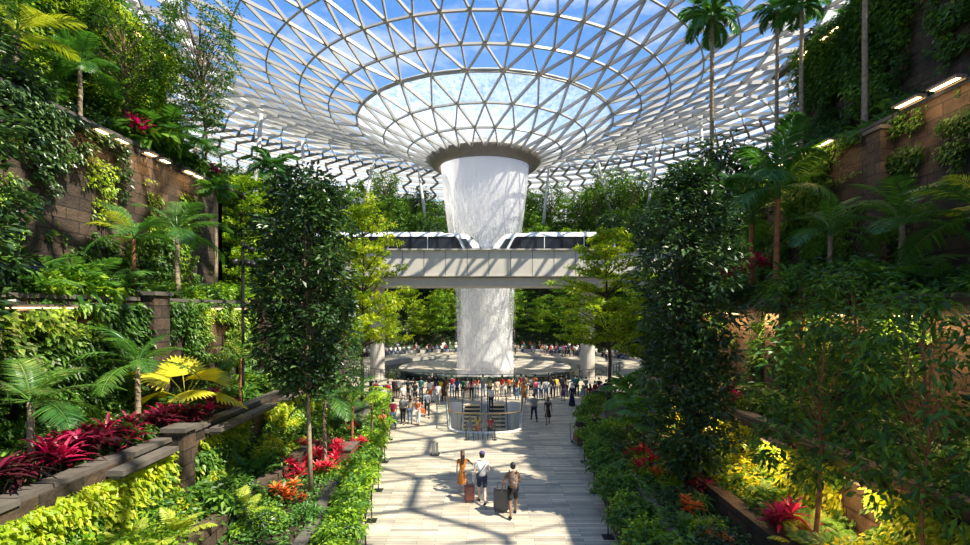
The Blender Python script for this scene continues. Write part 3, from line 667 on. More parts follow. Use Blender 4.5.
# feather fronds
fA = [frond_mesh('frond', 2.3, 36, .68, .052, 'leaf_palm', .62, .45, k, .5, .3, .16, 3, 1.0) for k in range(2)]
fB = [frond_mesh('frond', 1.7, 28, .52, .04, 'leaf_palm_yellow', .55, .4, 5+k, .5, .3, .16, 3, 1.0) for k in range(2)]
fC = [frond_mesh('frond', 1.55, 22, .55, .10, 'leaf_palm', .75, .5, 9+k, .35, .2, .16, 3, 1.0) for k in range(2)]
fD = [frond_mesh('frond', 2.7, 38, .9, .085, 'leaf_palm', .55, .6, 12+k, .4, .35, .16, 3, 1.25) for k in range(2)]
palm_big = palm('palm_tree', 2.6, fA, 13, .10, 'bark_pale', 1, (-.1, 1.2), 'palm')
palm_yel = palm('palm_tree', 2.2, fA[:1]+fB, 12, .09, 'bark_pale', 2, (-.1, 1.2), 'palm')
palm_red = palm('palm_tree', 3.6, fD, 12, .13, 'bark_red', 3, (-.25, 1.15), 'palm', shaft='leaf_palm')
palm_tall = palm('palm_tree', 10.2, fC, 16, .12, 'bark_pale', 4, (-.35, 1.1), 'palm', lean=.012)
palm_sky = palm('palm_tree', 19.0, fC, 18, .14, 'bark_pale', 7, (-.45, 1.1), 'palm', lean=.008, sc=(1.2, 1.45))
palm_small = palm('palm_tree', 1.9, fA+fB[:1], 11, .06, 'bark_red', 5, (0, 1.15), 'palm', sc=(.5, .75))
palm_mid = palm('palm_tree', 2.3, fA, 12, .08, 'bark_pale', 6, (-.2, 1.2), 'palm', sc=(.6, .85))
def fan_palm(name, h, fm, nf, tr, bark, seed, up=(-.2, 1.2), sc=(.85, 1.1)):
    return palm(name, h, fm, nf, tr, bark, seed, up, 'palm', None, sc)
fanY = [fan_mesh('fan_leaf', 1.0, 20, 1.35, 'leaf_yellow', .75, k, .75, .5) for k in range(2)]
fanG = [fan_mesh('fan_leaf', .62, 18, 2.2, 'leaf_fern', .7, 4+k, .6, .5) for k in range(2)]
fanL = [fan_mesh('fan_leaf', 1.1, 16, 1.2, 'leaf_bright', .6, 7+k, .65, .5)]
fan_yellow = fan_palm('fan_palm', .75, fanY, 7, .05, 'bark', 1, (.0, 1.15))
fan_green = fan_palm('fan_palm', 2.0, fanG, 16, .06, 'bark_dark', 2, (-.3, 1.2))
fan_lime = fan_palm('fan_palm', 1.9, fanL, 3, .05, 'bark', 3, (.0, .4), (.7, .8))
cordy = rosette('cordyline_plant', 'cordyline', 4, 15, .60, .12, 'leaf_red', 1, .8, .32, .35, .85, .5)
cordy_s = rosette('cordyline_plant', 'cordyline', 5, 15, .52, .10, 'leaf_scarlet', 8, .7, .4, .3, .85, .55)
cordy_m = rosette('cordyline_plant', 'cordyline', 5, 17, .66, .13, 'leaf_maroon', 2, .8, .38, .45, .75, .5)
brom = rosette('bromeliad_plant', 'bromeliad', 3, 16, .42, .06, 'leaf_red', 3, .3, .3, .3, .8, .7)
croton = rosette('croton_plant', 'croton', 4, 14, .34, .12, 'leaf_orange', 4, .55, .3, .3, .7, .5)
rib = rosette('strap_leaf_plant', 'plant', 4, 16, .95, .09, 'leaf_palm', 6, .5, .35, .6, .8, .5)
fern_a = fern('fern_plant', 15, 1.0, .19, 'leaf_fern', 1)
fern_b = fern('fern_plant', 14, 1.45, .30, 'leaf_fern', 2, .7, 1.4, n=26, lw=.06)
fern_y = fern('fern_plant', 14, .95, .2, 'leaf_palm_yellow', 3)
sh_dark = shrub('leafy_shrub', .75, 1.2, 16, 55, .17, .09, 'leaf_dark', 1)
sh_mid = shrub('leafy_shrub', .7, 1.0, 18, 50, .18, .09, 'leaf_mid', 2)
sh_bri = shrub('leafy_shrub', .7, .95, 18, 50, .17, .09, 'leaf_bright', 3)
sh_yel = shrub('leafy_shrub', .6, .8, 14, 50, .16, .08, 'leaf_yellow', 4)
sh_big = shrub('broad_leaf_shrub', .8, 1.3, 12, 24, .38, .26, 'leaf_mid', 5, flat=.9)
def merged(p):
    # small copies of a fern are one mesh each
    b = MB(); leafm = None
    for c in p.children:
        me = c.data; n = len(me.vertices); co = np.empty(n*3); me.vertices.foreach_get('co', co); co = co.reshape(-1, 3)
        mw = np.array(Matrix.LocRotScale(c.location, c.rotation_euler, c.scale)); co = co @ mw[:3, :3].T+mw[:3, 3]
        r = np.empty(n, np.float32); me.attributes['rnd'].data.foreach_get('value', r); b.add(co, [tuple(q.vertices) for q in me.polygons], 0, r); leafm = me.materials[0]
    o = b.build(p.name.split('.')[0], leafm); o['category'] = p['category']; o.location = HOME; PROTO.append(o); return o
fern_as, fern_bs, fern_ys = merged(fern_a), merged(fern_b), merged(fern_y)
# trees
tr_dark = column_tree('dark_leaf_tree', 10.6, 1.38, 3.6, 80, 150, .21, .115, 'leaf_dark', 'bark_pale', .085, 1, .12, .42, cr=.62, spread=.34, flat=.7)
tr_darkR = column_tree('dark_leaf_tree', 10.9, 1.45, .9, 105, 140, .20, .11, 'leaf_dark', 'bark_dark', .10, 2, .12, .45, cr=.58, spread=.32, flat=.7)
tr_airy = column_tree('airy_tree', 8.6, 2.1, 3.0, 80, 70, .17, .075, 'leaf_mid', 'bark', .08, 3, .15, .55, cr=.42, shape='vase', wob=.08)
tr_tierY = tier_tree('tiered_tree', 9.0, 3.0, 8, 'leaf_lime', 'bark_dark', 1, .2, .11, 72, 10, .5, .5)
tr_umb = tier_tree('tiered_tree', 11.3, 3.4, 7, 'leaf_lime', 'bark_dark', 21, .22, .12, 80, 11, .42, .55, .42)
tr_tierL = tier_tree('tiered_tree', 10.0, 2.4, 8, 'leaf_bright', 'bark_dark', 2, .2, .11, 62, 8, .5, .5, .3)
tr_lance = column_tree('lance_leaf_tree', 7.0, 1.45, 2.6, 36, 52, .25, .10, 'leaf_mid', 'bark_red', .07, 5, .22, .45, cr=.46, shape='col', wob=.07, spread=.22)
tr_lance2 = column_tree('lance_leaf_tree', 6.6, 1.6, 2.2, 38, 50, .25, .10, 'leaf_mid', 'bark_red', .06, 6, .25, .38, cr=.48, shape='ball', wob=.06, spread=.22)
bg_a = column_tree('forest_tree', 9.5, 3.1, 3.4, 60, 60, .42, .22, 'leaf_mid', 'bark_dark', .16, 11, .2, .45, cr=.95, shape='ball')
bg_b = column_tree('forest_tree', 11.5, 2.6, 3.5, 60, 60, .40, .2, 'leaf_dark', 'bark_dark', .16, 12, .2, .6, cr=.85, shape='col')
bg_c = tier_tree('forest_tree', 10.5, 3.3, 6, 'leaf_bright', 'bark_dark', 13, .38, .2, 26, 8, .3, .7)
bg_d = column_tree('forest_tree', 12.0, 2.2, 5.5, 44, 46, .36, .17, 'leaf_mid', 'bark', .13, 14, .1, .6, cr=.7, shape='vase')
bg_e = tier_tree('forest_tree', 9, 3.0, 7, 'leaf_lime', 'bark_dark', 15, .36, .2, 24, 8, .3, .65)

def put(p, x, y, z, s=1.0, rz=None, label=None, group=None, rot=None):
    return dup(p, (x, y, z), (hash((round(x*31), round(y*17))) % 628)/100 if rz is None else rz, s, label, group, rot)
def pput(p, px, py, Y, s=1.0, label=None, group=None, rz=None, dz=0):
    v = at(px, py, Y); return put(p, v.x, v.y, v.z+dz, s, rz, label, group)
def tput(p, px, Y, side, k, s=1.0, label=None, rz=None, group=None):
    """on terrace k, at the image column px"""
    return put(p, atx(px, Y), Y, TZ[k]-.05 if k else .42, s, rz, label, group)

# ------------------------------------------------------------------ creepers on the walls and ground cover (nobody could count the leaves)
def vnoise(rs, y, z, s):
    g = rs.rand(64, 64); u = (y/s) % 63; v = (z/s) % 63; i = u.astype(int); j = v.astype(int); fu = u-i; fv = v-j; fu = fu*fu*(3-2*fu); fv = fv*fv*(3-2*fv)
    return (g[i, j]*(1-fu)+g[i+1, j]*fu)*(1-fv)+(g[i, j+1]*(1-fu)+g[i+1, j+1]*fu)*fv
def creeper(side, x, y0, y1, z0, z1, n, L, leaf, label, seed, cover=.5, hang=.0, thick=.3, base=.5, name='creeper'):
    """leaves over a wall facing the walkway; cover<1 leaves bare patches"""
    s = SD[side]; rs = R0(seed); y = y0+(y1-y0)*rs.rand(n*3); z = z0+(z1-z0)*rs.rand(n*3)
    nz = .6*vnoise(rs, y+40, z*.55+40, 1.3)+.4*vnoise(rs, y+40, z+40, .45)+hang*(z-z0)/(z1-z0)
    k = np.argsort(-nz+rs.rand(n*3)*.12)[:int(n*3*cover)]; k = k[rs.permutation(len(k))[:n]]; y, z = y[k], z[k]; n = len(k)
    X = s*(x-.02-thick*rs.rand(n)**1.5*np.clip(nz[k]*1.6, .2, 1.4)); P = np.stack([X, y, z], 1)
    D = np.stack([-s*(.35+.5*rs.rand(n)), rs.randn(n)*.55, -.45+rs.randn(n)*.45], 1); Q = np.stack([-s*(.8+0*y), rs.randn(n)*.35, .55+rs.randn(n)*.3], 1)
    b = MB(); b.leaves(P, D, Q, L*(.6+.8*rs.rand(n)), L*.62*(.7+.6*rs.rand(n)), .12, .2, np.clip(base+.5*(vnoise(rs, y+20, z+20, 1.6)-.5)+rs.randn(n)*.2, 0, 1))
    return tag(b.build(name, leaf), label, 'climbing plants', kind='stuff')
def cover(x0, x1, y0, y1, zf, n, L, leaf, label, seed, base=.45, hgt=.35, zfun=None):
    rs = R0(seed); x = x0+(x1-x0)*rs.rand(n); y = y0+(y1-y0)*rs.rand(n); z = np.full(n, zf, float) if zfun is None else np.array([zfun(a, c) for a, c in zip(x, y)])
    z0_ = z.copy(); z = z+hgt*vnoise(rs, x+70, y+50, .8)*rs.rand(n)**.7*1.5
    if zfun is not None: kk = z0_ > .05; x, y, z = x[kk], y[kk], z[kk]; n = len(x)
    D = rs.randn(n, 3); D[:, 2] = rs.rand(n)*.6; Q = rs.randn(n, 3)*.5+np.array((0, 0, 1.))
    b = MB(); b.leaves(np.stack([x, y, z], 1), D, Q, L*(.6+.8*rs.rand(n)), L*.6, .12, .2, np.clip(base+rs.randn(n)*.22, 0, 1))
    return tag(b.build('ground_cover', leaf), label, 'ground cover plants', kind='stuff')

# ------------------------------------------------------------------ greenery, left side
creeper('left', 9.0, 7.5, 27, 1.0, 3.05, 15000, .17, 'leaf_lime', 'yellow-green creeper covering the lowest stepped wall on the left', 1, .62, .1, .35, .5)
creeper('left', 9.0, 7.5, 26, .9, 2.6, 9000, .19, 'leaf_mid', 'dark green creeper among the yellow leaves of the lowest left wall', 2, .5, 0, .3, .6)
creeper('left', 11.6, 9, 17, 3.2, 7.2, 15000, .20, 'leaf_mid', 'broad dark green creeper on the left wall behind the pink cordylines', 3, .66, 0, .5, .35)
creeper('left', 11.6, 17.6, 24.6, 3.4, 7.3, 8000, .15, 'leaf_mid', 'light green creeper on the brick wall beside the spotlight pole', 4, .5, .3, .3, .5)
creeper('left', 14.2, 12, 19.5, 9.5, 13.6, 5500, .16, 'leaf_dark', 'green creeper trailing over the upper left brick wall', 5, .32, .5, .3, .5)
creeper('left', 14.2, 14, 27, 7.2, 12.5, 4500, .13, 'leaf_bright', 'sparse yellow-green vine strands on the upper left brick wall', 6, .22, .2, .15, .5)
creeper('left', 17.2, 15, 27.4, 13.6, 20.9, 22000, .2, 'leaf_lime', 'sunlit yellow-green creeper hanging on the topmost left wall', 7, .6, .4, .5, .2)
creeper('left', 17.2, 15, 26, 13.6, 20.6, 14000, .2, 'leaf_mid', 'dark green creeper under the roof edge on the topmost left wall', 8, .6, 0, .5, .4)
creeper('left', 14.2, 13, 27, 7.2, 10.6, 7000, .16, 'leaf_mid', 'green creeper climbing from the foot of the upper left brick wall', 9, .5, -.5, .35, .45)
# right side
creeper('right', 9.0, 7.5, 27, 1.0, 3.05, 13000, .17, 'leaf_yellow', 'yellow-green creeper covering the lowest stepped wall on the right', 11, .50, .1, .3, .2)
creeper('right', 9.0, 7.5, 26, .9, 2.9, 8000, .17, 'leaf_mid', 'dark green creeper among the yellow leaves of the lowest right wall', 12, .5, 0, .3, .45)
creeper('right', 11.6, 9, 26.5, 3.2, 7.2, 9500, .15, 'leaf_mid', 'green creeper on the lamp-lit orange wall at the right', 13, .30, .0, .3, .35)
creeper('right', 14.2, 12, 18.6, 7.3, 13.6, 7500, .14, 'leaf_mid', 'green creeper on the brick wall under the long lamp at the right', 14, .42, -.1, .22, .4)
creeper('right', 14.2, 18.6, 26.8, 7.3, 13.9, 17000, .14, 'leaf_mid', 'dense creeper curtain on the upper right wall past the brick pier', 15, .55, .2, .35, .55)
creeper('right', 17.2, 13, 27.4, 13.8, 20.9, 12000, .17, 'leaf_mid', 'green creeper on the topmost right brick wall', 16, .36, .3, .4, .4)
creeper('right', 17.2, 20, 27.4, 15, 21.0, 13000, .17, 'leaf_mid', 'light green creeper at the far end of the topmost right wall', 17, .75, .4, .5, .4)
for k, s, lbl in ((1, -1, 'low green ground cover along the foot of the lowest left wall'), (1, 1, 'low green ground cover along the foot of the lowest right wall')):
    cover(*sorted((s*7.5, s*8.9)), 8, 27, TZ[1], 7000, .15, 'leaf_mid', lbl, 21+s, .5, .3)
for s, sd_ in ((-1, 'left'), (1, 'right')):
    cover(*sorted((s*9.5, s*11.5)), 8, 27, TZ[2], 8000, .15, 'leaf_mid', 'green ground cover of the second planting terrace on the %s' % sd_, 24+s, .45, .3)
    cover(*sorted((s*12.0, s*14.1)), 9, 27, TZ[3], 9000, .16, 'leaf_mid', 'green ground cover of the third planting terrace on the %s' % sd_, 27+s, .5, .35)
    cover(*sorted((s*14.5, s*17.1)), 10, 27, TZ[4], 9000, .17, 'leaf_mid', 'green ground cover of the fourth planting terrace on the %s' % sd_, 30+s, .5, .4)
    ef = edge_l if s < 0 else edge_r
    cover(*sorted((s*4.2, s*7.0)), 9, 26.9, .0, 9000, .13, 'leaf_fern', 'green ground cover of the low planter along the %s of the walkway' % sd_, 33+s, .5, .25,
          zfun=lambda x, y, s=s, ef=ef: (.42 if abs(x) < abs(ef(y))+1.1 else .84) if abs(x) > abs(ef(y))+.1 else -.6)
for x0, x1, y0, y1, lbl, sd_ in ((-60, -9, 28, 60, 'leafy undergrowth on the slope left of the plaza', 41), (9, 60, 28, 60, 'leafy undergrowth on the slope right of the plaza', 42), (-60, 60, 60, 128, 'leafy undergrowth on the slope behind the pool', 43)):
    cover(x0, x1, y0, y1, 0, 16000, .55, 'leaf_mid', lbl, sd_, .45, 1.0, zfun=lambda x, y: gh(x, y))

# --- single plants, left, from the walkway upwards
put(tr_dark, -5.85, 16.8, .8, 1, 0.4, 'tall dark-leaved tree with a thin pale trunk, left of the walkway')
put(tr_lance2, atx(345, 24), 24, .8, (.7, .7, .9), 1, 'slim light green tree behind the tall dark tree')
put(tr_tierY, atx(362, 33), 33, gh(atx(362, 33), 33), (.95, .95, 1.4), 2, 'bright lime-green tree beside the left end of the bridge')
put(tr_tierL, atx(318, 37), 37, gh(atx(318, 37), 37), (1.1, 1.1, 1.3), 0, 'light green tree between the spotlight pole and the bridge')
pput(fan_lime, 372, 436, 23.5, 1.0, 'lime-green fan plant with one broad leaf over the left planter')
v = at(325, 455, 19.5); put(palm_mid, v.x, v.y, .84, (1.0, 1.0, 1.15), 1, 'small drooping palm beside the red cordylines of the left planter')
put(palm_small, atx(352, 22.5), 22.5, .5, 1.15, 2, 'slim young palm behind the drooping palm at the left planter')
for i, (px, Y, s, lb) in enumerate([(322, 18.3, .85, 'scarlet cordyline right of the dark tree trunk, nearest the walkway'), (309, 19.5, .8, 'scarlet cordyline right behind the dark tree trunk'), (333, 19.6, .85, 'scarlet cordyline at the foot of the drooping palm'), (296, 17.8, .9, 'small red cordyline left of the dark tree trunk'), (314, 20.8, .95, 'pinkish red cordyline behind the others at the dark tree trunk'), (340, 21.0, .9, 'pinkish red cordyline beside the little planter box'), (356, 22.0, .7, 'pink cordyline beside the lime fan plant'), (347, 24.5, .7, 'farthest pink cordyline of the left planter')]):
    put(cordy_s, atx(px, Y), Y, .8, s, i*1.1, lb)
put(croton, atx(285, 15.8), 15.8, .84, 1.0, 1, 'orange-leaved croton in the low left planter, in front of the dark tree')
put(fern_y, atx(240, 14.3), 14.3, .9, 1.1, 2, 'pale yellow fern at the bottom of the photo left of the walkway')
rr = random.Random(4)
yy = 13.2; i = 0
while yy < 37:
    x = edge_l(yy)-.42; p = (sh_bri, sh_mid, sh_bri, fern_as)[i % 4]
    put(p, x-.1*rr.random(), yy, .40, .78+.3*rr.random(), None, 'bushy light green plant in the narrow strip beside the left floor edge', 'light green plants along the left floor edge'); yy += .62; i += 1
for k in range(26):
    Y = 13.5+rr.random()*13; x = -7.0+rr.random()*(7.0+edge_l(Y)-1.4)
    if abs(x+6.05) < .5 and abs(Y-16.8) < .6: continue
    put((fern_as, sh_mid, rib, sh_dark, croton, sh_bri)[k % 6], x, Y, .82, .55+.3*rr.random(), None, 'small mixed green plant behind the left floor-edge strip', 'mixed plants of the raised left planter')
for k in range(44):
    Y = 9.5+17*k/44+rr.random()*.3; x = -7.65-1.0*rr.random()
    put((sh_yel, sh_bri, fern_as, fern_ys, sh_mid, sh_bri)[rr.randrange(6)], x, Y, TZ[1]-.05, .8+.4*rr.random(), None, 'yellow-green shrub or fern at the foot of the lowest left wall', 'plants at the foot of the lowest left wall')
# second terrace
cl = [(5, 9.9, .9, 1, 'maroon cordyline at the left edge of the photo'), (36, 11, .95, 0, 'pink cordyline, first from the left edge of the photo'), (62, 11.6, .9, 1, 'dark maroon cordyline between the two leftmost pink ones'), (72, 12.1, .9, 0, 'pink cordyline, second from the left edge of the photo'),
      (103, 12.6, .95, 1, 'dark cordyline left of the leaning palm trunk'), (112, 13.2, .95, 0, 'pink and maroon cordyline beside the leaning palm trunk'), (128, 14.0, .9, 0, 'pink cordyline behind the leaning palm trunk'), (152, 14.8, .9, 1, 'dark cordyline between the palm trunk and the yellow fan palm'), (156, 15.2, .9, 0, 'bright pink cordyline below the yellow fan palm, on its left'),
      (178, 15.6, .8, 1, 'maroon cordyline under the yellow fan palm'), (208, 17.6, .95, 0, 'crimson cordyline right of the yellow fan palm'), (220, 18.6, .9, 0, 'crimson cordyline nearest the spotlight pole'), (196, 16.4, .8, 1, 'dark maroon cordyline in front of the crimson ones')]
for i, (px, Y, s, kd, lb) in enumerate(cl):
    x = max(-11.1, min(-9.75, atx(px, Y))); put((cordy, cordy_m)[kd], x, Y, TZ[2]-.02, s*1.08, i*.9, lb)
v = at(190, 398, 16.2); put(fan_yellow, -9.75, 16.3, TZ[2], (1.0, 1.0, 1.1), .6, 'bright yellow fan palm above the lowest left wall')
put(palm_mid, atx(139, 14.6), 14.6, TZ[2], (1.05, 1.05, 1.0), 2.2, 'palm with a leaning pale trunk among the pink cordylines')
put(palm_small, atx(240, 20.5), 20.5, TZ[2], 1.0, 2.2, 'small palm in front of the brick pier near the spotlight pole')
put(palm_mid, atx(20, 10.9), 11.2, TZ[2], (1.1, 1.1, .8), 1.2, 'drooping dark palm at the left edge, behind the leftmost cordylines')
for k in range(40):
    Y = 9.5+17*k/40+rr.random()*.3
    put((sh_dark, fern_as, sh_mid, fern_bs, sh_big, rib)[rr.randrange(6)], -10.4-.9*rr.random(), Y, TZ[2]-.05, .8+.35*rr.random(), None, 'green shrub or fern behind the cordylines of the left terrace', 'plants behind the left cordylines')
# third terrace
for px, Y, p, s, lb in [(25, 13.2, fern_b, 1.5, 'large arching fern at the left edge above the under-coping lamps'), (75, 15.3, fern_b, 1.6, 'big fern drooping over the wall left of the thin palm'), (98, 16.2, fern_b, 1.4, 'arching fern beside the thin palm'), (60, 15.0, rib, 1.6, 'dark strap-leaved plant against the upper brick wall'),
                     (142, 17.2, palm_small, 1.2, 'thin palm with a reddish trunk standing before the upper brick wall'), (183, 19.6, palm_mid, 1.25, 'palm with a straight pale trunk before the upper brick wall'), (110, 16.8, sh_dark, 1.2, 'dark round shrub at the foot of the upper brick wall')]:
    x = min(-12.05, max(-13.6, atx(px, Y))); put(p, x, Y, TZ[3]-.03, s, None, lb)
put(palm_tall, atx(216, 24.2), 24.2, TZ[3], (.8, .8, .55), 1, 'slender palm at the far end of the upper brick wall')
for k in range(50):
    Y = 11+15.5*k/50+rr.random()*.3
    put((fern_as, fern_bs, sh_dark, sh_mid, fern_as, sh_bri)[rr.randrange(6)], -12.15-1.5*rr.random(), Y, TZ[3]-.05, .8+.5*rr.random(), None, 'fern or shrub spilling over the lamp-lit coping on the left', 'plants over the left lamp-lit coping')
# fourth terrace
put(palm_yel, -14.9, 15.9, TZ[4], (1.25, 1.25, 1.0), 2.6, 'palm with sunlit yellow fronds in the top left corner')
put(palm_mid, -14.8, 18.3, TZ[4], (1.05, 1.05, 1.0), 3, 'shaded palm next to the yellow-fronded corner palm')
put(palm_big, atx(168, 22.6), 22.6, TZ[4]-.2, (1.05, 1.05, .62), .4, 'bushy palm over the upper left lamp strip')
put(palm_mid, atx(196, 24.6), 24.6, TZ[4]-.2, (1.2, 1.2, .7), 1.9, 'palm with drooping fronds at the far end of the upper left wall')
put(tr_airy, -14.6, 26.0, TZ[4]-.3, (1.0, 1.0, 1.12), 1, 'airy small-leaved tree rising to the roof at the upper left')
put(tr_airy, -15.4, 21.3, TZ[4]-.3, (.95, .95, .75), 3, 'thin-branched tree before the topmost left wall')
for i, (px, Y, s, lb) in enumerate([(128, 20.5, 1.1, 'crimson cordyline above the upper left lamp strip'), (140, 21.3, .9, 'smaller red cordyline beside the crimson one above the lamps'), (196, 25.4, .9, 'red cordyline at the far end of the upper left terrace'), (214, 26.3, .8, 'tiny red cordyline last on the upper left terrace')]):
    put(cordy, max(-15.0, atx(px, Y)), Y, TZ[4]+.25, s, i, lb)
for k in range(46):
    Y = 13+13.5*k/46+rr.random()*.3
    put((sh_dark, sh_mid, fern_bs, sh_big, sh_dark, sh_mid)[rr.randrange(6)], -14.7-1.9*rr.random(), Y, TZ[4]-.05, .9+.6*rr.random(), None, 'dark green shrub or fern on the high left terrace', 'plants of the high left terrace')
for k in range(14):
    put((sh_mid, sh_bri, fern_bs)[k % 3], -17.5-.8*rr.random(), 17+9.6*k/14, TZ[5]-.02, 1.2, None, 'green plant along the very top of the left wall', 'plants on top of the left wall')
put(tr_dark, -10.6, 8.9, TZ[2], (1.1, 1.1, .98), 2, 'dark tree filling the upper left edge of the photo')
# beyond the end of the left walls
for i, (px, Y, p, s, lb) in enumerate([(272, 31, palm_tall, (1.25, 1.25, 1.14), 'tall palm with dark fronds against the roof, left of the dark tree'), (245, 29.5, tr_tierL, (1.0, 1.0, .95), 'bright green tree just past the end of the left walls'), (228, 31, bg_a, (.8, .8, 1.0), 'round green tree past the left walls'), (292, 34, bg_a, (.8, .8, .9), 'green tree behind the tall dark tree, right side'), (240, 36, bg_d, (1, 1, 1.05), 'tall open-crowned tree behind the spotlight pole'), (262, 29, sh_big, 1.6, 'broad-leaved bush right of the spotlight pole'), (250, 28.5, sh_bri, 1.7, 'bright bush at the foot of the spotlight pole')]):
    x = atx(px, Y); put(p, x, Y, gh(x, Y)-.1, s, i, lb)

# --- single plants, right
put(tr_darkR, atx(690, 16.9), 16.9, .8, (1.0, 1.0, 1.0), 1.4, 'tall narrow dark tree beside the right planter')
put(tr_umb, atx(609, 32), 32, .4, 1.02, .8, 'tiered yellow-green tree in front of the right end of the bridge')
put(tr_tierL, atx(648, 35), 35, gh(atx(648, 35), 35), (1.0, 1.0, .85), 2, 'green tiered tree behind the right fan palms')
put(tr_darkR, atx(668, 29.5), 29.5, .5, (.85, .85, .80), 3, 'dark tree between the tiered tree and the tall narrow tree')
put(fan_green, atx(628, 22.5), 22.5, .42, (1.05, 1.05, 1.25), 1, 'green fan palm over the right planter, farther from the camera')
put(fan_green, atx(644, 19.5), 19.5, .8, (.95, .95, .95), 2, 'green fan palm beside the tall narrow dark tree')
for i, (px, Y, s, z, lb) in enumerate([(634, 20.2, .85, .8, 'red cordyline under the fan palms, the farther one'), (641, 18.6, .9, .8, 'red cordyline under the fan palms, the nearer one'), (735, 18.6, .8, TZ[2]+.4, 'pink cordyline beside the lamp-lit right wall'), (800, 12.2, 1.0, TZ[1]+.1, 'crimson cordyline at the bottom of the photo on the right'), (783, 12.8, .7, TZ[1]+.1, 'small crimson cordyline behind the one at the bottom right'), (722, 22.5, .95, TZ[3]+.9, 'crimson cordyline above the right wall, first in the row'), (736, 22.1, 1.0, TZ[3]+1.0, 'crimson cordyline above the right wall, second in the row'), (752, 21.6, 1.0, TZ[3]+1.2, 'crimson cordyline above the right wall, nearest the red-trunk palm'), (700, 16.0, .7, .82, 'dull red cordyline at the foot of the tall narrow dark tree')]):
    put(cordy_m if i == 8 else cordy_s if i in (0, 1) else cordy, max(atx(px, Y), {3: 0}.get(i, 0)), Y, z, s, i*.8, lb)
    if z > TZ[3]+.5 or z == TZ[2]+.4:
        put(sh_dark, atx(px, Y)+.1, Y+.1, z-.95, .9, None, 'dark shrub carrying a crimson cordyline on the right wall', 'shrubs under the right cordylines')
yy = 12.6; i = 0
while yy < 35:
    x = edge_r(yy)+.45; p = (sh_mid, sh_bri, fern_as, sh_mid)[i % 4]
    put(p, x+.1*rr.random(), yy, .40, .78+.35*rr.random(), None, 'bushy green plant in the narrow strip beside the right floor edge', 'green plants along the right floor edge'); yy += .62; i += 1
for k in range(26):
    Y = 12.5+rr.random()*14; x = edge_r(Y)+1.4+rr.random()*max(.1, 6.8-edge_r(Y)-1.4)
    put((fern_as, sh_mid, rib, sh_dark, croton, sh_bri)[k % 6], x, Y, .82, .55+.35*rr.random(), None, 'small mixed green plant behind the right floor-edge strip', 'mixed plants of the raised right planter')
for k in range(46):
    Y = 9+17.5*k/46+rr.random()*.3; x = 7.65+1.0*rr.random()
    put((sh_mid, sh_yel, fern_as, fern_bs, sh_mid, fern_ys)[rr.randrange(6)], x, Y, TZ[1]-.05, .8+.4*rr.random(), None, 'green shrub or fern at the foot of the lowest right wall', 'plants at the foot of the lowest right wall')
for k in range(40):
    Y = 9.5+17*k/40+rr.random()*.3
    put((sh_dark, fern_as, sh_mid, fern_bs, sh_dark, rib)[rr.randrange(6)], 9.85+1.2*rr.random(), Y, TZ[2]-.05, .8+.4*rr.random(), None, 'green shrub or fern on the second terrace of the right wall', 'plants of the second right terrace')
put(tr_lance, atx(815, 11.4), 11.4, TZ[1], (.9, .9, .80), 1, 'slim tree with a reddish trunk at the lower right')
put(tr_lance2, atx(926, 9.7), 9.7, TZ[1], (.85, .85, .92), 2, 'slim tree with drooping long leaves at the right edge')
put(tr_lance, 9.9, 13.2, TZ[2], (.85, .85, .72), 4, 'leafy small tree right of the reddish trunk tree')
put(tr_lance2, 10.3, 16.3, TZ[2], (.8, .8, .8), 5, 'dark shrubby tree on the second terrace of the right wall')
# third terrace right
for px, Y, p, s, lb in [(770, 20.6, palm_red, (1.0, 1.0, 1.25), 'tall palm with a brown-red trunk above the crimson cordylines'), (752, 22.5, palm_red, (.9, .9, 1.05), 'red-trunk palm behind the tallest red-trunk palm'), (903, 15.2, palm_big, (.95, .95, .95), 'palm with dark fronds in front of the right brick wall'), (985, 12.6, palm_yel, (1.1, 1.1, 1.0), 'palm reaching pale fronds in from the right edge'),
                     (790, 18.6, rib, 2.0, 'strap-leaved plant at the centre of the right terrace'), (845, 16.0, sh_dark, 1.7, 'large dark shrub under the brick pier'), (870, 15.3, fern_b, 1.7, 'big dark fern beside the large dark shrub'), (810, 17.4, palm_mid, 1.1, 'low palm between the brick pier and the red-trunk palms')]:
    x = min(14.0, max(12.0, atx(px, Y))); put(p, x, Y, TZ[3]-.03, s, None, lb)
for k in range(40):
    Y = 11+15.5*k/40+rr.random()*.3
    put((sh_dark, fern_bs, rib, sh_mid, fern_as, sh_dark)[rr.randrange(6)], 12.1+.9*rr.random(), Y, TZ[3]-.05, .85+.5*rr.random(), None, 'dark fern or shrub spilling over the middle right wall', 'plants over the middle right wall')
# fourth terrace right
put(palm_sky, atx(712, 30.2), 30.2, 24.6-19, 1.0, .5, 'tallest thin palm silhouetted against the glass roof')
put(palm_tall, 15.3, 24.2, TZ[4], (.9, .9, .80), 1.5, 'pale-trunk palm before the upper end of the right wall')
put(palm_tall, 15.4, 26.4, TZ[4], (.85, .85, .9), 2.5, 'thin palm at the far end of the upper right terrace')
put(palm_tall, 15.2, 20.0, TZ[4], (.9, .9, .9), 3.5, 'palm trunk standing before the topmost right brick wall')
put(palm_mid, 15.2, 25.5, TZ[4]-.2, (1.2, 1.2, .8), 4, 'low sunlit palm at the far end of the upper right terrace')
put(palm_big, atx(757, 27.2), 27.6, 12.6, (.8, .8, .8), 4, 'dark palm past the end of the right walls')
for k in range(40):
    Y = 13+13.5*k/40+rr.random()*.3
    put((fern_as, sh_mid, fern_bs, sh_dark, fern_as)[rr.randrange(5)], 14.6+1.6*rr.random(), Y, TZ[4]-.05, .7+.4*rr.random(), None, 'fern or shrub on the high right terrace', 'plants of the high right terrace')
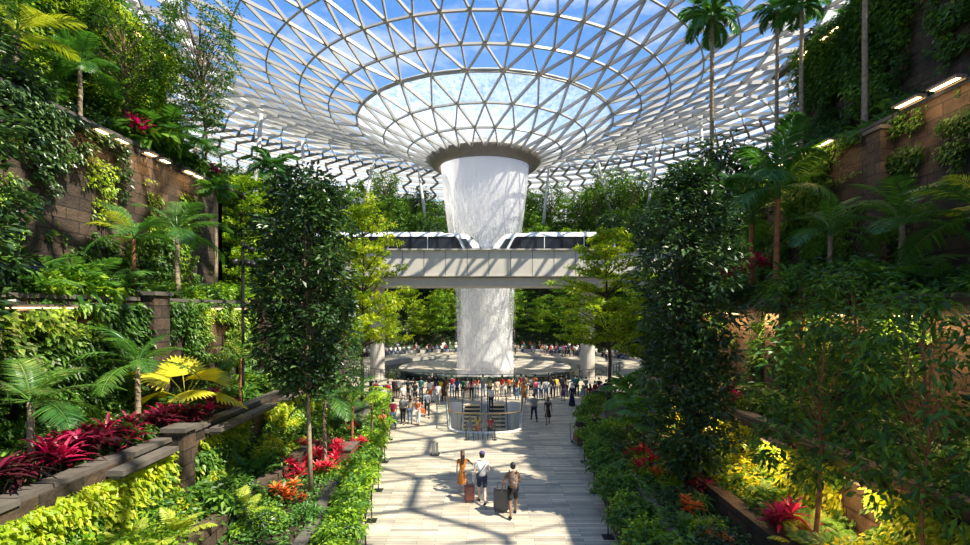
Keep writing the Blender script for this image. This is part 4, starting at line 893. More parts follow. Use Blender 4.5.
for k in range(14):
    put((sh_mid, sh_dark, fern_bs)[k % 3], 17.5+.8*rr.random(), 15+11.6*k/14, TZ[5]-.02, 1.2, None, 'green plant along the very top of the right wall', 'plants on top of the right wall')
for i, (px, Y, p, s, lb) in enumerate([(722, 29, bg_b, (.9, .9, .95), 'dark tree just past the end of the right walls'), (735, 33, bg_a, (.9, .9, 1.0), 'round tree behind the tallest thin palm'), (700, 32, tr_tierL, (.9, .9, .9), 'green tiered tree past the tall narrow dark tree'), (680, 38, bg_a, (.9, .9, 1.0), 'rounded tree behind the dark trees right of the bridge')]):
    x = atx(px, Y); put(p, x, Y, gh(x, Y)-.1, s, i, lb)

# ------------------------------------------------------------------ forest valley round the pool
fr = random.Random(12); cnt = 0; placed = []
def forest(n, amin, amax, rmin, rmax, label, group, kinds, smin, smax, dmin=3.6):
    c = 0; tries = 0
    while c < n and tries < 6000:
        tries += 1; a = math.radians(amin+(amax-amin)*fr.random()); r = rmin+(rmax-rmin)*fr.random()
        x, y = PC[0]+r*math.sin(a), PC[1]+r*math.cos(a)      # angle 0 = straight away from the camera
        if y < 28.5 or abs(x) < (9.5 if y < 45 else 0) or any((x-u)**2+(y-v)**2 < dmin**2 for u, v in placed): continue
        if abs((x/max(y, 1))) > 1.0: continue
        if abs(y-52.2) < 4.5 and abs(x) < 40: continue
        placed.append((x, y)); p = kinds[fr.randrange(len(kinds))]; s = smin+(smax-smin)*fr.random()
        put(p, x, y, gh(x, y)-.2, (s, s, s*(.9+.25*fr.random())), None, label, group); c += 1
forest(16, -55, -8, 28, 35, 'light green tree at the back of the plaza, seen under the bridge left of the waterfall', 'plaza-side trees left of the waterfall', (bg_c, bg_e, bg_e), .7, .95)
forest(14, 8, 55, 28, 35, 'light green tree at the back of the plaza, seen under the bridge right of the waterfall', 'plaza-side trees right of the waterfall', (bg_c, bg_e, bg_c), .7, .95)
forest(5, -8, 8, 29, 35, 'tree directly behind the falling water', 'trees behind the falling water', (bg_a, bg_b, bg_c), .8, 1.0)
forest(44, -60, -4, 37, 55, 'forest tree above the train to the left of the waterfall', 'forest left of the waterfall', (bg_a, bg_b, bg_d, bg_c, bg_d), 1.0, 1.5, 3.2)
forest(44, 4, 60, 37, 55, 'forest tree above the train to the right of the waterfall', 'forest right of the waterfall', (bg_a, bg_b, bg_d, bg_c, bg_d), 1.0, 1.5, 3.2)
forest(26, -125, -62, 27, 52, 'forest tree on the slope past the left walls', 'forest on the left slope', (bg_a, bg_e, bg_d, bg_b, bg_c), .8, 1.1)
forest(22, 62, 125, 27, 52, 'forest tree on the slope past the right walls', 'forest on the right slope', (bg_a, bg_b, bg_d, bg_b, bg_c), .8, 1.1)

# ------------------------------------------------------------------ lamps
def strip_lamp(side, x, z, y, length, label, group=None, power=60, light=True):
    s = SD[side]; t = thing('strip_lamp', label, 'lamp', (s*x, y, z), 0, group)
    b = MB(); b.box((0, 0, .05), (.28, length, .09)); b.box((s*.16, 0, .02), (.05, length, .16)); hs_ = b.build('housing', 'coping', t)
    b = MB(); b.box((0, 0, .002), (.15, length*.86, .012)); b.build('diffuser', 'lamp_glow', hs_)
    if light:
        ld = bpy.data.lights.new('lamp_light', 'AREA'); ld.shape = 'RECTANGLE'; ld.size = .5; ld.size_y = length*1.6; ld.energy = power; ld.color = (1, .62, .26)
        o = bpy.data.objects.new('lamp_light', ld); COL.objects.link(o); o.parent = t; o.location = (-s*.45, 0, -.10); o.rotation_euler = (0, -s*.5, 0)
    return t
ordn = ['first', 'second', 'third', 'fourth', 'fifth', 'sixth', 'seventh']
for i, (px, py) in enumerate([(102, 123), (123, 134), (151, 147), (166, 155), (190, 169), (199, 175)]):
    Y = 13.75*F/(485-px); strip_lamp('left', 13.78, 13.40, Y, .6, 'glowing strip lamp of the upper left brick wall, %s from the left' % ordn[i], power=22, light=i % 2 == 0)
for i, (px, py) in enumerate([(141, 22), (151, 34), (166, 55)]):
    Y = 16.8*F/(485-px); strip_lamp('left', 16.85, 20.4, Y, .8, 'strip lamp at the top left under the roof, %s from the left' % ordn[i], light=False)
for i, (px, Y) in enumerate([(18, 12.2), (55, 13.2), (208, 20.8), (236, 22.9)]):
    strip_lamp('left', 11.25, 7.05, Y, .9, 'warm strip lamp under the fern-covered coping on the left, %s from the left' % ordn[i], power=35)
for i, (px, l) in enumerate([(944, 1.0), (907, 1.0), (824, .9), (805, .9), (789, .8), (780, .8), (769, .8)]):
    Y = 13.75*F/(px-485); strip_lamp('right', 13.78, 13.75, Y, l, 'glowing strip lamp of the upper right wall, %s from the right' % ordn[i], power=18, light=i in (0, 1, 2, 4, 6))
for i, (px, Y) in enumerate([(832, 24.1), (822, 24.8), (804, 26.3), (801, 26.8)]):
    strip_lamp('right', 16.85, 20.5, Y, .6, 'small strip lamp high on the right wall, %s from the right' % ordn[i], light=False)
for i, Y in enumerate((11.2, 13.4, 16.2, 19.5, 22.8, 25.6)):
    strip_lamp('right', 11.25, 6.84, Y, .9, 'amber strip lamp under the middle coping on the right, %s from the camera' % ordn[i], power=75)
for i, Y in enumerate((11.5, 15.0, 18.6, 22.5)):
    strip_lamp('right', 8.65, 3.0, Y, .8, 'amber strip lamp under the lowest coping on the right, %s from the camera' % ordn[i], power=60)
# spotlight pole
sp = thing('spotlight_pole', 'black pole with round spotlights standing on the left terrace', 'lamp', (atx(243, 21.5), 21.5, TZ[2]))
b = MB(); b.tube([(0, 0, 0), (0, 0, 6.85)], .065, 10); b.box((0, 0, .03), (.3, .3, .06)); b.build('pole', 'dark_metal', sp)
for dx, z in ((.05, 6.7), (.33, 6.55), (-.28, 6.0), (.22, 5.95), (.42, 5.9)):
    b = MB(); b.tube([(0, 0, z), (dx*.6, -.02, z), (dx, -.04, z)], .022, 6); bk_ = b.build('bracket', 'dark_metal', sp)
    b = MB(); q = np.array((dx, -.04, z)); dd = nrm(np.array((.5*(1 if dx > 0 else -1), -.3, -.6))); b.tube([q-dd*.1, q-dd*.08, q+dd*.14, q+dd*.16], [.06, .11, .13, .12], 12); b.build('spotlight_head', 'dark_metal', bk_, smooth=True)

# ------------------------------------------------------------------ ledge boxes on the lowest left wall, small details of walls
for i, (Y, x) in enumerate([(12.6, 8.55), (16.8, 8.5), (19.0, 8.5), (22.4, 8.5)]):
    b = MB(); b.box((-x, Y, 3.22), (.38, 2.1, .13)); b.box((-x-.05, Y, 3.12), (.26, 2.0, .10)); b.box((-x-.3, Y-.7, 3.1), (.5, .1, .1)); b.box((-x-.3, Y+.7, 3.1), (.5, .1, .1))
    tag(b.build('ledge', 'coping'), 'dark stone ledge jutting out over the lowest left creeper, %s from the camera' % ordn[i], 'ledge')

# ------------------------------------------------------------------ escalators in their glass-sided well
def escalator(x, w, label, nst):
    t = thing('escalator', label, 'escalator', (x, WB-.3, 0)); step = .38; rise = .2
    for k in range(nst):
        y = -.5-k*step; z = -max(0, k-1)*rise
        b = MB(); b.box((0, y, z-.02), (w, step, .04), mi=0); b.box((0, y-step/2+.012, z-.04-rise/2), (w, .02, rise), mi=1); b.box((0, y-step/2+.03, z+.004), (w, .05, .006), mi=2); b.build('step', ['step_tread', 'step_dark', 'brass'], t)
    L = nst*step; zz = lambda q: -max(0, q-.9)*rise/step
    for sx in (-1, 1):
        xx = sx*(w/2+.10)
        top = [(q, zz(q)+.95) for q in np.linspace(-.6, L, 18)]
        V = [(xx, -q, z) for q, z in top]+[(xx, -q, z-.98) for q, z in top]; n = len(top)
        b = MB(); b.add(V, [(i, i+1, n+i+1, n+i) for i in range(n-1)]); b.build('glass_panel', 'clear_glass', t)
        b = MB(); b.tube([(xx, .55, .35), (xx, .75, .6), (xx, .68, .9)]+[(xx, -q, z) for q, z in top], .04, 8); b.build('handrail', 'dark_metal', t)
        b = MB(); pts = [(xx, -q, z-.93) for q, z in top]
        for a, c in zip(pts[:-1], pts[1:]):
            b.add([(a[0]-.11, a[1], a[2]), (a[0]+.11, a[1], a[2]), (c[0]+.11, c[1], c[2]), (c[0]-.11, c[1], c[2]), (a[0]-.11, a[1], a[2]-.35), (a[0]+.11, a[1], a[2]-.35), (c[0]+.11, c[1], c[2]-.35), (c[0]-.11, c[1], c[2]-.35)], [(0, 1, 2, 3), (0, 3, 7, 4), (1, 5, 6, 2), (4, 7, 6, 5)])
        b.build('skirt', 'steel', t)
    b = MB(); b.box((0, .3, .01), (w, 1.2, .03)); b.build('landing_plate', 'grey_metal', t)
    return t
escalator(-.92, 1.15, 'escalator with bronze step edges going down, on the left of the well', 15)
escalator(.86, 1.15, 'escalator with bronze step edges going down, on the right of the well', 15)
# curved glass balustrade
t = thing('glass_balustrade', 'curved glass balustrade with a brass rail round the escalator well', 'balustrade', (0, 30, 0))
wp = [(x*1.05, y-.12 if y < 30 else y) for x, y in well]; wp = [wp[-1]]+wp[:-1]
# resample
pts = []; 
for (xa, ya), (xb, yb) in zip(wp[:-1], wp[1:]):
    n = max(1, int(math.hypot(xb-xa, yb-ya)/.95))
    for k in range(n): pts.append((xa+(xb-xa)*k/n, ya+(yb-ya)*k/n-30))
pts.append((wp[-1][0], wp[-1][1]-30))
for (xa, ya), (xb, yb) in zip(pts[:-1], pts[1:]):
    dx, dy = xb-xa, yb-ya; g = .03
    a = (xa+dx*g, ya+dy*g); c = (xb-dx*g, yb-dy*g); b = MB()
    b.add([(a[0], a[1], .08), (c[0], c[1], .08), (c[0], c[1], 1.12), (a[0], a[1], 1.12)], [(0, 1, 2, 3)]); b.build('glass_panel', 'clear_glass', t)
b = MB(); b.tube([(x, y, 1.14) for x, y in pts], .035, 8); b.build('handrail', 'brass', t)
b = MB(); b.tube([(x, y, .06) for x, y in pts], .08, 6); b.build('base_rail', 'white_paint', t)
b = MB()
for x, y in pts: b.tube([(x, y, 0), (x, y, 1.1)], .022, 6)
b.build('posts', 'grey_metal', t)['kind'] = 'stuff'
# trolley barrier in front: folding row of bars
t = thing('trolley_barrier', 'zigzag metal barrier standing in front of the escalator well', 'barrier', (atx(480, 26.9), 26.9, 0))
b = MB(); 
for k in range(5):
    x = -.62+k*.26; b.tube([(x, 0, 0), (x+.03, .02, .42), (x+.13, 0, .05), (x+.23, .02, .42), (x+.26, 0, 0)], .018, 6)
b.build('folding_bars', 'dark_metal', t)
for x in (-.75, .80):
    b = MB(); b.tube([(x, 0, 0), (x, 0, .85)], .03, 8); b.lathe([(.13, 0), (.13, .02), (.03, .03)], (x, 0, 0), 12, cap=True); b.build('post', 'dark_metal', t)
b = MB(); b.tube([(-.75, 0, .8), (0, 0, .62), (.80, 0, .8)], .012, 5); b.build('rope', 'dark_metal', t)
# little floor sign
t = thing('floor_sign', 'small grey upright box standing alone on the sunlit floor', 'sign', (atx(433.5, 24.2), 24.2, 0))
b = MB(); b.box((0, 0, .31), (.13, .3, .56), taper=.9); b.box((.17, 0, .30), (.12, .3, .5), taper=.9); b.build('panel', 'grey_metal', t)
b = MB(); b.box((.08, 0, .02), (.42, .4, .04)); b.build('base', 'dark_metal', t)

# ------------------------------------------------------------------ stanchions with ropes along the planters
def stan(x, y, label):
    t = thing('stanchion', label, 'stanchion', (x, y, 0)); b = MB(); b.tube([(0, 0, 0), (0, 0, .98)], .022, 8); b.ell((0, 0, 1.0), (.035, .035, .03), 8, 6); b.build('pole', 'dark_metal', t)
    b = MB(); b.box((0, 0, .012), (.34, .34, .024)); b.build('base_plate', 'dark_metal', t); return t
pl = [(edge_l(y)+.28, y) for y in (14.7, 16.6, 19.4, 23, 27)]
prr = [(edge_r(y)-.25, y) for y in (13.6, 15.4, 19.2, 23, 27)]
for nm, q in (('left', pl), ('right', prr)):
    for i, (x, y) in enumerate(q): stan(x, y, 'thin black stanchion beside the %s planter, %s from the camera' % (nm, ordn[i]))
    b = MB()
    for (xa, ya), (xb, yb) in zip(q[:-1], q[1:]):
        for z in (.95,): b.tube([(xa, ya, z), ((xa+xb)/2, (ya+yb)/2, z-.06), (xb, yb, z)], .008, 4, cap=False)
    tag(b.build('rope', 'dark_metal'), 'thin black rope strung between the stanchions on the %s' % nm, 'rope')
# bench/planter tub left by the dark tree
t = thing('planter_tub', 'wooden-sided planter box behind the red cordylines on the left', 'planter', (-5.75, 20.9, .8))
b = MB(); b.box((0, 0, .25), (.6, 1.2, .5)); b.build('box', 'wood_brown', t); b = MB(); b.box((0, 0, .52), (.68, 1.28, .05)); b.build('rim', 'coping', t)

# ------------------------------------------------------------------ people
mat('skin_tan', (.45, .27, .17), .55); mat('skin_pale', (.62, .42, .31), .55); mat('skin_brown', (.23, .12, .07), .55)
mat('hair_black', (.012, .010, .009), .45); mat('hair_brown', (.07, .035, .02), .5)
CL = {'black': (.012, .012, .014), 'white': (.80, .80, .80), 'grey': (.26, .27, .28), 'navy': (.012, .018, .05), 'blue': (.04, .10, .27), 'red': (.42, .02, .02), 'crimson': (.30, .02, .05), 'orange': (.60, .14, .03), 'yellow': (.82, .55, .03),
      'green': (.02, .17, .07), 'teal': (.02, .16, .18), 'pink': (.72, .12, .26), 'beige': (.55, .44, .30), 'brown': (.10, .05, .028), 'purple': (.10, .04, .12), 'denim': (.09, .16, .28), 'khaki': (.32, .27, .15), 'mustard': (.52, .17, .02)}
for k, c in CL.items(): mat('cloth_'+k, c, .85, noise=.12, nscale=14)
mat('cap_purple', (.07, .045, .17), .7)
def skin(joints, edges, sub=1):
    """a smooth tapering surface grown round a skeleton"""
    me = bpy.data.meshes.new('sk'); me.from_pydata([j[0] for j in joints], edges, []); me.skin_vertices or None
    o = bpy.data.objects.new('sk', me); COL.objects.link(o)
    bpy.context.view_layer.objects.active = o
    md = o.modifiers.new('s', 'SKIN'); md.use_smooth_shade = True
    if not me.skin_vertices:
        with bpy.context.temp_override(object=o, active_object=o): bpy.ops.mesh.customdata_skin_add()
    for sv, j in zip(me.skin_vertices[0].data, joints): sv.radius = j[1] if hasattr(j[1], '__len__') else (j[1], j[1])
    me.skin_vertices[0].data[0].use_root = True
    s2 = o.modifiers.new('u', 'SUBSURF'); s2.levels = sub; s2.render_levels = sub
    dg = bpy.context.evaluated_depsgraph_get(); ev = o.evaluated_get(dg); r = ev.to_mesh()
    V = np.empty(len(r.vertices)*3); r.vertices.foreach_get('co', V); V = V.reshape(-1, 3).copy(); Fs = [tuple(p.vertices) for p in r.polygons]
    ev.to_mesh_clear(); bpy.data.objects.remove(o); return V, Fs
def d2(a): return np.array((0, math.sin(a), -math.cos(a)))      # swing a forward (+y) from hanging
def figure(lt=0, lk=0, rt=0, rk=0, la=.1, le=.2, ra=.1, re=.2, lo=.12, ro=.12, lean=0, head=0, seat=False):
    """joint positions of a 1.72 m figure facing +y; t thigh swing, k knee bend, a arm swing, e elbow bend, o arm spread"""
    hip = .93; J = {}
    J['pel'] = np.array((0, 0, hip)); up = np.array((0, math.sin(lean), math.cos(lean)))
    J['wai'] = J['pel']+up*.17; J['che'] = J['pel']+up*.36; J['nb'] = J['pel']+up*.52; J['nk'] = J['pel']+up*.585; J['hd'] = J['pel']+up*.68+(0, .02, 0)
    for s, th, kn, ar, el, sp in (('l', lt, lk, la, le, lo), ('r', rt, rk, ra, re, ro)):
        sg = -1 if s == 'l' else 1
        h = J['pel']+(sg*.095, 0, -.05); J[s+'hip'] = h; k = h+d2(th)*.42+(sg*.01, 0, 0); J[s+'kn'] = k; a = k+d2(th-kn)*.40; J[s+'cf'] = k+d2(th-kn)*.13+(0, -.015, 0); J[s+'an'] = a; J[s+'to'] = a+np.array((sg*.02, math.cos(max(-.5, min(.5, (th-kn)*.7)))*.17, math.sin((th-kn)*.6)*.12-.035)); J[s+'he'] = a+(0, -.04, -.04)
        sh = J['pel']+up*.475+(sg*.175, 0, 0); J[s+'sh'] = sh; dv = d2(ar)+np.array((sg*sp, 0, 0)); dv /= np.linalg.norm(dv); e = sh+dv*.285; J[s+'el'] = e; dv2 = d2(ar+el)+np.array((sg*sp*.4, 0, 0)); dv2 /= np.linalg.norm(dv2); J[s+'wr'] = e+dv2*.25; J[s+'pa'] = e+dv2*.33; J[s+'hd'] = dv2
    if seat:
        low = hip
    m = min(min(J[k][2] for k in ('lan', 'ran')), 9)-.075
    if seat: m = .93-.50-.05
    for k in J:
        if k not in ('lhd', 'rhd'): J[k] = J[k]-(0, 0, m)
    return J
def make_person(J, fine=True, sleeve='short', legs='long', hair='short', dress=False, robe=False, cap=False, female=False, sub=1):
    """meshes of one figure: body, shirt, trousers, shoes, hair"""
    sx = .88 if female else 1.0; out = {}
    names = ['pel', 'wai', 'che', 'nb', 'nk', 'lsh', 'lel', 'lwr', 'lpa', 'rsh', 'rel', 'rwr', 'rpa', 'lhip', 'lkn', 'lcf', 'lan', 'lto', 'rhip', 'rkn', 'rcf', 'ran', 'rto']
    rad = {'pel': .12*sx, 'wai': .108*sx, 'che': .125*sx, 'nb': .085, 'nk': .05, 'sh': .058*sx, 'el': .04*sx, 'wr': .026, 'pa': .030, 'hip': .088, 'kn': .056, 'cf': .055, 'an': .035, 'to': .03}
    R = lambda n: rad.get(n, rad.get(n[1:], .05))
    E = [('pel', 'wai'), ('wai', 'che'), ('che', 'nb'), ('nb', 'nk')]+[(a, b_) for s in 'lr' for a, b_ in (('che', s+'sh'), (s+'sh', s+'el'), (s+'el', s+'wr'), (s+'wr', s+'pa'), ('pel', s+'hip'), (s+'hip', s+'kn'), (s+'kn', s+'cf'), (s+'cf', s+'an'), (s+'an', s+'to'))]
    ix = {n: i for i, n in enumerate(names)}
    V, Fs = skin([(J[n], R(n)) for n in names], [(ix[a], ix[b_]) for a, b_ in E], sub)
    b = MB(); b.add(V, Fs)
    hc = J['hd']+(0, 0, .05); b.ell(hc, (.075, .093, .115), 14, 10); b.ell(hc+(0, .02, -.05), (.055, .068, .065), 10, 8)
    b.tube([hc+(0, .088, .02), hc+(0, .112, -.015), hc+(0, .09, -.025)], [.008, .016, .010], 6)
    for sg in (-1, 1):
        b.ell(hc+(sg*.078, 0, -.005), (.012, .025, .034), 8, 6); b.ell(hc+(sg*.03, .086, .012), (.013, .008, .008), 6, 5, mi=1)
    b.ell(hc+(0, .086, -.052), (.022, .008, .007), 6, 5, mi=2)
    for s, sg in (('l', -1), ('r', 1)):      # palm and five fingers
        w_, p, d = J[s+'wr'], J[s+'pa'], J[s+'hd']; fw = np.array((0, 1., 0)) if abs(d[1]) < .8 else np.array((0, 0, 1.)); sidev = nrm(np.cross(d, fw)); ac = nrm(np.cross(sidev, d))
        for q, (of, ln) in enumerate(((-.027, .062), (-.009, .075), (.009, .07), (.026, .056))):
            c0 = p+ac*of-d*.01; c1 = c0+d*ln*.6; c2 = c0+d*ln+sidev*.02*(-sg); b.tube([c0, c1, c2], [.0095, .0085, .006], 6)
        c0 = p-d*.045+ac*.018; b.tube([c0, c0+ac*.03+d*.025, c0+ac*.042+d*.055], [.012, .010, .007], 6)
    out['body'] = b
    mul = 1.14
    sn = ['pel', 'wai', 'che', 'nb', 'lsh', 'rsh']; se = [('pel', 'wai'), ('wai', 'che'), ('che', 'nb'), ('che', 'lsh'), ('che', 'rsh')]; jj = {k: v.copy() if hasattr(v, 'copy') else v for k, v in J.items()}
    for s in 'lr':
        jj[s+'ae'] = J[s+'sh']+(J[s+'el']-J[s+'sh'])*.62; sn.append(s+'ae'); se.append((s+'sh', s+'ae'))
        if sleeve == 'long': jj[s+'wl'] = J[s+'el']+(J[s+'wr']-J[s+'el'])*.9; jj[s+'ae'] = J[s+'el']; sn.append(s+'wl'); se.append((s+'ae', s+'wl'))
    rr_ = lambda n: {'pel': .142*sx, 'wai': .130*sx, 'che': .142*sx, 'nb': .092, 'sh': .074*sx, 'ae': .058*sx, 'wl': .04}[n if n in ('pel', 'wai', 'che', 'nb') else n[1:]]
    jx = {n: i for i, n in enumerate(sn)}; jj['pel'] = jj['pel']+(0, 0, -.02)
    V, Fs = skin([(jj[n], rr_(n)) for n in sn], [(jx[a], jx[c]) for a, c in se], sub); b = MB(); b.add(V, Fs); 
    if dress or robe:
        zb_ = .45 if dress else .05; c = J['pel']; n = 16; prof = []
        for q, z in enumerate(np.linspace(c[2]+.1, zb_, 6)): prof.append((.135*sx+(.10 if dress else .15)*(q/5), z))
        a = np.linspace(0, 2*PI, n, endpoint=False); Vd = np.concatenate([np.stack([c[0]+p*np.cos(a)*1.0, c[1]+p*.85*np.sin(a)+.02*np.sin(a*5), 0*a+z], 1) for p, z in prof]); b.add(Vd, [(i*n+j, i*n+(j+1) % n, (i+1)*n+(j+1) % n, (i+1)*n+j) for i in range(5) for j in range(n)])
    out['shirt'] = b
    if not (dress or robe):
        tn = ['pel', 'lhip', 'rhip']; te = [('pel', 'lhip'), ('pel', 'rhip')]; kk = dict(J)
        for s in 'lr':
            if legs == 'long': kk[s+'e'] = J[s+'an']+(0, 0, .03); tn += [s+'kn', s+'e']; te += [(s+'hip', s+'kn'), (s+'kn', s+'e')]
            else: kk[s+'e'] = J[s+'hip']+(J[s+'kn']-J[s+'hip'])*.86; tn += [s+'e']; te += [(s+'hip', s+'e')]
        rt_ = lambda n: {'pel': .135*sx, 'hip': .103, 'kn': .074, 'e': .062 if legs == 'long' else .088}[n if n == 'pel' else n[1:]]
        tx = {n: i for i, n in enumerate(tn)}; V, Fs = skin([(kk[n], rt_(n)) for n in tn], [(tx[a], tx[c]) for a, c in te], sub); b = MB(); b.add(V, Fs); out['trousers'] = b
    b = MB()
    for s in 'lr':
        a, t_ = J[s+'an'], J[s+'to']; d = nrm(t_-a-np.array((0, 0, (t_-a)[2]))); b.tube([J[s+'he']+(0, -.015, 0), J[s+'he']+(0, .02, 0), (J[s+'he']+t_)/2+(0, 0, .0), t_+(0, .02, 0), t_+(0, .06, 0)], [.028, .042, .043, .042, .02], 8)
    out['shoes'] = b
    b = MB(); n = 16; prof = [(.002, .128), (.04, .122), (.072, .09), (.088, .04), (.088, -.005), (.082, -.05), (.07, -.075)]; a = np.linspace(0, 2*PI, n, endpoint=False); Vh = []
    for p, z in prof:
        yy_ = np.sin(a); x_ = p*np.cos(a); y2 = p*1.2*yy_-.008; zz_ = np.where((yy_ > .25) & (z < .06), .058+.012*yy_, z); Vh.append(np.stack([x_, y2, zz_], 1))
    Vh = np.concatenate(Vh)+hc; b.add(Vh, [(i*n+j, i*n+(j+1) % n, (i+1)*n+(j+1) % n, (i+1)*n+j) for i in range(len(prof)-1) for j in range(n)])
    if hair == 'long': b.tube([hc+(0, -.06, .04), hc+(0, -.088, -.08), hc+(.01, -.098, -.24), hc+(0, -.10, -.38), hc+(0, -.10, -.46)], [.07, .092, .085, .06, .02], 10)
    if hair == 'veil': b.tube([hc+(0, -.02, .10), hc+(0, -.03, .0), hc+(0, -.02, -.14), hc+(0, 0, -.28)], [.06, .105, .115, .19], 12)
    out['hair'] = b
    if cap:
        b = MB(); b.lathe([(.002, .15), (.05, .143), (.085, .115), (.098, .06), (.098, .035)], hc, 16); b.v[-1] = b.v[-1]*1.0; b.add([hc+(-.07, .07, .045), hc+(.07, .07, .045), hc+(.05, .18, .03), hc+(-.05, .18, .03), hc+(-.07, .07, .03), hc+(.07, .07, .03), hc+(.05, .18, .018), hc+(-.05, .18, .018)], [(0, 1, 2, 3), (4, 7, 6, 5), (0, 4, 5, 1), (1, 5, 6, 2), (2, 6, 7, 3), (3, 7, 4, 0)]); out['cap'] = b
    return out
POSES = {'stand': dict(lt=.03, lk=.02, rt=-.03, rk=.05), 'walk': dict(lt=.42, lk=.08, rt=-.30, rk=.35, la=-.4, le=.25, ra=.4, re=.35), 'walk2': dict(lt=-.34, lk=.3, rt=.38, rk=.05, la=.35, le=.4, ra=-.35, re=.2),
         'phone': dict(lt=.02, rt=-.02, la=.9, le=1.5, ra=.95, re=1.5, lo=.05, ro=.05), 'raise': dict(ra=1.9, re=.5, ro=.4, la=.3, le=1.2), 'bag': dict(lt=.12, lk=.1, rt=-.08, la=.15, le=1.3, ra=-.15, re=.1)}
VAR = {'long': {}, 'shorts': dict(legs='short'), 'jacket': dict(sleeve='long'), 'dress': dict(dress=True, hair='long', female=True), 'lady': dict(hair='long', female=True), 'robe': dict(robe=True, sleeve='long', hair='veil', female=True)}
PC_ = {}
DEF = ['skin_tan', 'hair_black', 'cloth_crimson']
def person_meshes(pose, var):
    if (pose, var) not in PC_:
        parts = make_person(figure(**POSES[pose]), **VAR[var]); PC_[(pose, var)] = {k: b.mesh('person_'+k, DEF if k == 'body' else 'cloth_white', True) for k, b in parts.items()}
    return PC_[(pose, var)]
def setm(o, i, m):
    o.material_slots[i].link = 'OBJECT'; o.material_slots[i].material = M[m]
def person(x, y, rz, pose, var, shirt, trousers, label, group=None, skin_='skin_tan', hair='hair_black', h=1.72, z=0, shoes='cloth_black', ms=None):
    ms = ms or person_meshes(pose, var); o = tag(link('person', ms['body'], None, (x, y, z), (0, 0, rz), h/1.72), label, 'person', group); setm(o, 0, skin_)
    nm = {'shirt': 'dress' if var == 'dress' else 'robe' if var == 'robe' else 'shirt'}
    for k, me in ms.items():
        if k == 'body': continue
        c = link(nm.get(k, k), me, o); setm(c, 0, {'shirt': 'cloth_'+shirt, 'trousers': 'cloth_'+trousers, 'shoes': shoes, 'hair': ('cloth_'+trousers) if var == 'robe' else hair, 'cap': 'cap_purple'}[k])
    return o
def pp(px, py, z=0):
    Y = F*(EYE-z)/(py-310); return atx(px, Y), Y
# the three travellers in front
x, y = pp(462.5, 494); ms = {k: b.mesh('person_'+k, DEF if k == 'body' else 'cloth_white', True) for k, b in make_person(figure(lt=.30, lk=.05, rt=-.22, rk=.3, la=.1, le=.3, ra=.75, re=.25, ro=.7, lo=.15), dress=True, hair='long', female=True, sub=2).items()}
person(x, y, .05, '', 'dress', 'mustard', 'mustard', 'long-haired person in an orange dress walking away, touching the companion in white', skin_='skin_pale', hair='hair_brown', h=1.62, ms=ms, shoes='cloth_beige')
x, y = pp(482, 503); ms = {k: b.mesh('person_'+k, DEF if k == 'body' else 'cloth_white', True) for k, b in make_person(figure(lt=.25, lk=.05, rt=-.28, rk=.3, la=-.15, le=.1, ra=.2, re=1.1, lo=.35, ro=.25), legs='short', cap=True, sub=2).items()}
man = person(x, y, -.02, '', 'shorts', 'white', 'navy', 'person in a white shirt, dark shorts and purple cap pulling a red suitcase', skin_='skin_pale', h=1.80, ms=ms)
b = MB(); b.tube([(.17, .0, 1.46), (.10, -.13, 1.34), (-.06, -.155, 1.12), (-.2, -.06, .95), (-.15, .1, 1.0), (.05, .14, 1.3), (.17, .02, 1.46)], .013, 6, cap=False); b.build('bag_strap', 'cloth_black', man)
x3, y3 = pp(513, 516); ms = {k: b.mesh('person_'+k, DEF if k == 'body' else 'cloth_white', True) for k, b in make_person(figure(lt=-.30, lk=.25, rt=.32, rk=.05, la=-.1, le=.05, ra=.3, re=.9, lo=.55, ro=.2), legs='short', sub=2).items()}
man3 = person(x3, y3, .05, '', 'shorts', 'brown', 'black', 'person in black shorts with a patterned backpack pulling a grey suitcase', skin_='skin_brown', h=1.78, ms=ms)
mat('backpack_print', (.16, .11, .08), .8, noise=.9, nscale=22)
bp = thing('backpack', 'brown patterned backpack worn by the traveller in black shorts', 'backpack', (x3, y3-.02, 0)); 
b = MB(); b.ell((0, -.22, 1.28), (.17, .12, .25), 14, 10); b.build('bag_body', 'backpack_print', bp, smooth=True); b = MB(); b.ell((0, -.31, 1.18), (.12, .06, .12), 10, 8); b.build('front_pocket', 'backpack_print', bp, smooth=True)
b = MB(); b.tube([(-.1, -.15, 1.50), (-.13, .0, 1.56), (-.12, .13, 1.42), (-.13, .10, 1.18), (-.12, -.1, 1.08)], .016, 6); b.tube([(.1, -.15, 1.50), (.13, .0, 1.56), (.12, .13, 1.42), (.13, .10, 1.18), (.12, -.1, 1.08)], .016, 6); b.build('strap', 'cloth_black', bp)
sb = thing('shoulder_bag', 'pale grey sling bag at the hip of the traveller in white', 'bag', (pp(482, 503)[0]-.30, pp(482, 503)[1]-.05, .82))
b = MB(); b.box((0, 0, .17), (.12, .3, .34), taper=.85); b.build('bag_body', 'cloth_grey', sb); b = MB(); b.box((0, 0, .30), (.14, .31, .12)); b.build('flap', 'cloth_grey', sb)
